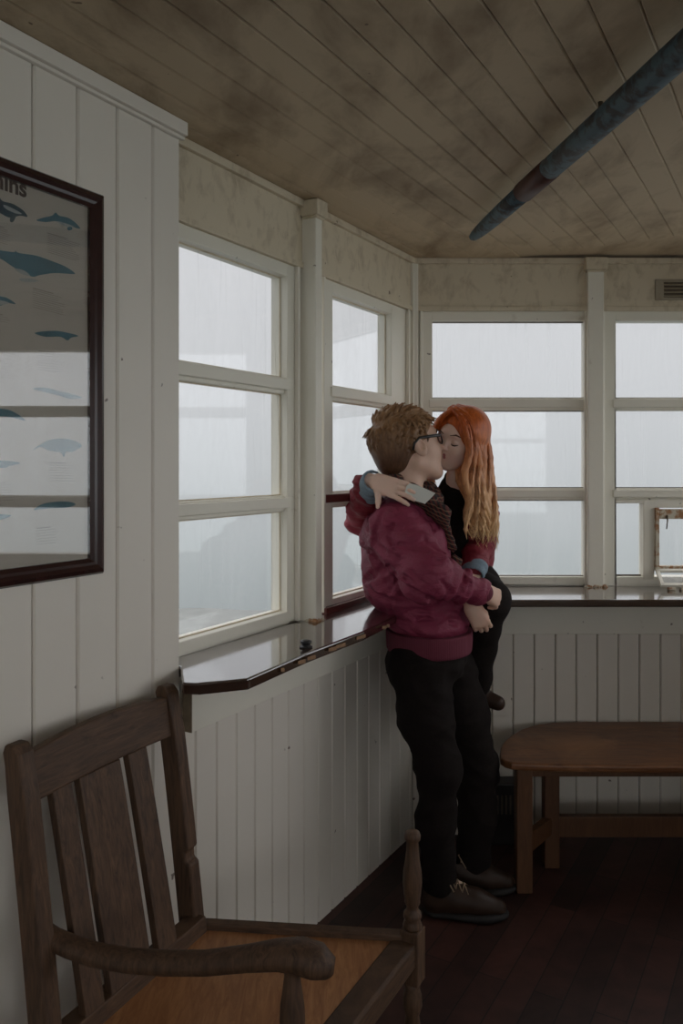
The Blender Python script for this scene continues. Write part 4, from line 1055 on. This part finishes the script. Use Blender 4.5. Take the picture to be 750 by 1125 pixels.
# jacket
fj = Field((-.05, 2.60, .95), (.78, 3.24, 1.48), .005)
fj.ell(P(514,575,2.99), (.110,.120,.135), .05); fj.ell(P(513,612,3.0), (.100,.11,.10), .05); fj.cone(wj['neck']+V(.01,0,-.02), wj['chest'], .055, .09, .05)
fj.cone(wj['neck']+V(0,0,-.03), wj['shL'], .045, .055, .04); fj.cone(wj['neck']+V(0,0,-.03), wj['shR'], .045, .055, .04)
fj.chain([wj['shL'], wj['elL'], wj['wrL']+V(0,.02,.015)], [.060,.055,.048], .02, fold=(.004, 75, .5))
fj.chain([wj['shR'], wj['elR']+V(.02,0,.0)], [.062,.060], .03, fold=(.005, 70, .9)); fj.cone(wj['elR'], wj['wrR']+V(-.012,.05,-.012), .062, .050, .02, fold=(.005, 80, 2.3))
fj.disp(ridged(44, .007, 30, (.6,.6,1.4)))
jw = to_obj('jacket', [fj.mesh()], M['jacket2'], wo_, smooth=1)
fc = Field((-.02, 2.55, 1.10), (.62, 3.0, 1.52), .0045)
a_ = wj['wrR']; dd = (wj['wrR']-wj['elR']).normalized()
fc.cone(a_ - dd*.070, a_ - dd*.008 + V(0,-.01,0), .044, .040, .006, fold=(.002, 200, 1)); fc.cone(a_ - dd*.02, a_+dd*.04+V(.01,-.02,0), .034, .032, .006, sub=True)
to_obj('denim_cuff', [fc.mesh()], M['denim'], jw)
fc = Field((-.02, 2.55, 1.0), (.62, 3.0, 1.52), .0045)
a_ = wj['wrL']; dd = (wj['wrL']-wj['elL']).normalized()
fc.cone(a_ - dd*.03, a_ - dd*.002, .046, .044, .006, fold=(.002, 200, 1)); fc.cone(a_ - dd*.0, a_+dd*.05, .032, .032, .006, sub=True)
to_obj('denim_cuff', [fc.mesh()], M['denim'], jw)
# jeans
ft_ = Field((.05, 2.55, .60), (.80, 3.24, 1.20), .0055)
ft_.ell(P(513,640,3.04), (.110,.120,.085), .04)
ft_.chain([wj['hipL'], wj['knL'], P(527,712,2.84), wj['anL']], [.090,.074,.054,.042], .03, fold=(.0025, 50, .7))
ft_.chain([wj['hipR'], wj['knR'], wj['anR']], [.085,.066,.042], .03, fold=(.003, 44, 2.2))
ft_.disp(wn(52, .0025, 30)); to_obj('jeans', [ft_.mesh()], M['jeans'], wo_, smooth=1)
for an, d2 in ((wj['anL'], V(.062,-.03,-.045)), (wj['anR'], V(.03,-.06,-.05))):
    f = Field(an-V(.12,.14,.12), an+V(.16,.12,.08), .004)
    f.cone(an+V(-.02,.02,-.02), an+d2*1.0, .034, .026, .02); f.cone(an, an+V(0,0,.03), .032, .034, .02)
    to_obj('boot', [f.mesh()], M['shoe'], wo_)
# long hair: cap plus wavy locks
hf = Field(P(462,612,2.90)-V(0,.28,.02), P(556,440,2.90)+V(.02,.26,.03), .0030)
Rn = np.array(RWm)
def wl(p): return np.array(HW @ V(*p))
hf.ell(wl((-.022,0,.034)), (.106,.088,.094), .01, M3=Rn)
hf.ell(wl((-.05,0,-.04)), (.07,.078,.09), .03, M3=Rn)
hf.ell(wl((.100,-.006,-.028)), (.080,.062,.094), .010, M3=Rn, sub=True)
hf.ell(wl((.10,0,-.10)), (.08,.06,.06), .010, M3=Rn, sub=True)
gA = [P(497,449.5,2.80), P(507,461,2.765), P(512,476,2.765), P(514,496,2.775), P(512,520,2.785), P(513,548,2.79), P(514,575,2.80), P(518,600,2.81)]
gB = [P(503,446.5,2.84), P(521,455,2.84), P(531,474,2.86), P(536,500,2.88), P(538,528,2.89), P(541,555,2.89), P(544,580,2.88), P(541,606,2.86)]
gC = [P(503,446.5,2.88), P(520,453,2.94), P(530,475,2.97), P(533,500,2.98), P(536,530,2.98), P(539,560,2.97), P(540,585,2.95), P(534,600,2.93)]
gD = [P(499,449,2.80), P(489,455,2.80), P(481,465,2.83), P(475,480,2.87), P(472,500,2.90), P(473,520,2.90), P(476,540,2.88), P(482,560,2.86)]
def lerpg(g1, g2, u): return [a.lerp(b, u) for a, b in zip(g1, g2)]
def resample(g, n):
    g = [Vector(x) for x in g]; out = []
    for i in range(n+1):
        x = i/n*(len(g)-1); k = min(int(x), len(g)-2); u = x-k
        p0, p1, p2, p3 = g[max(k-1,0)], g[k], g[k+1], g[min(k+2,len(g)-1)]
        out.append(.5*((2*p1)+(-p0+p2)*u+(2*p0-5*p1+4*p2-p3)*u*u+(-p0+3*p1-3*p2+p3)*u**3))
    return out
rr = random.Random(21)
def lock(g, r, ph, amp, n=18, end=1.0, k=.0035, fld=None):
    pts = resample(g, n); m_ = int(n*end); pts = pts[:m_+1]; L = len(pts)
    out = []
    for i, p in enumerate(pts):
        v = i/n; a = amp*max(0, v-.22)*1.6
        out.append(p + V(math.sin(v*19+ph)*a, math.cos(v*17+ph*1.3)*a*.8, 0))
    rs = [r*(.55+.75*math.sin(min(1, .15+i/(L-1))*math.pi*.62))*(1-.85*(max(0, i/(L-1)-.72)/.28)**1.5) for i in range(L)]
    for i in range(L-1): fld.cone(out[i], out[i+1], rs[i], rs[i+1], k)
    return out
for i in range(26):
    u = i/25; g = lerpg(gA, gB, u); j = V(0, rr.uniform(-.006,.006), 0)
    lock([p+j for p in g], rr.uniform(.0075,.0115), 1.1*i, .016, end=rr.uniform(.88,1), fld=hf)
for i in range(12):
    u = i/11; lock(lerpg(gB, gC, u), .012, 1.7*i, .010, end=rr.uniform(.88,1), fld=hf)
for i in range(10):
    lock([p+V(rr.uniform(-.01,.01), .05+rr.uniform(-.02,.03), 0) for p in lerpg(gA, gC, i/9)], .014, 2.1*i, .008, end=rr.uniform(.8,.95), fld=hf)
for i in range(7):
    lock([p+V(0, i*.010, 0) for p in gD], .008, i*1.3, .006, end=.95, fld=hf)
z_top = P(500,470,2.85).z; z_tip = P(530,590,2.85).z
M['hair2'] = hair_mat('ginger ombre hair', (.62,.14,.022), (.90,.63,.32), z_tip-wo_.location.z, z_top-wo_.location.z, (.45,.30,.25))
hobj = to_obj('hair', [hf.mesh()], M['hair2'], wo_)
m = MB()
for i in range(420):
    fam = rr.random(); u = rr.random()
    g = lerpg(gA, gB, u) if fam < .75 else (lerpg(gB, gC, u) if fam < .92 else gD)
    off = V(rr.uniform(-.004,.004), rr.uniform(-.020,-.006) if fam < .75 else rr.uniform(-.008,.008), 0); e = rr.uniform(.7,1.02); ph = 1.1*round(u*25)+rr.uniform(-.4,.4)
    pts = resample([p+off for p in g], 16); n = int(16*min(1,e)); q = []
    for k_ in range(n+1):
        v = k_/16; a = .016*max(0, v-.22)*1.6; q.append(pts[k_]+V(math.sin(v*19+ph)*a, math.cos(v*17+ph*1.3)*a*.8, 0))
    m.tube(q, [.0008]*(len(q)-1)+[.0002], 3, cap=False)
o_ = m.build('loose_strands', M['hair2'], wo_, norm=False)
# the card between her fingers, against his collar
cq = [(450,531),(475,540.5),(477,543),(468,552),(465,553),(446,545)]
cy = 2.588
card = MB(); cn = V(.05,-1,.1).normalized()
card.prism([P(x, y, cy + (x-450)*.0004) for x, y in smooth_pts(cq, 3)], V(0,.006,0))
tag(card.build('white_card', M['card']), 'small off white card held between her fingers at his collar', 'card')
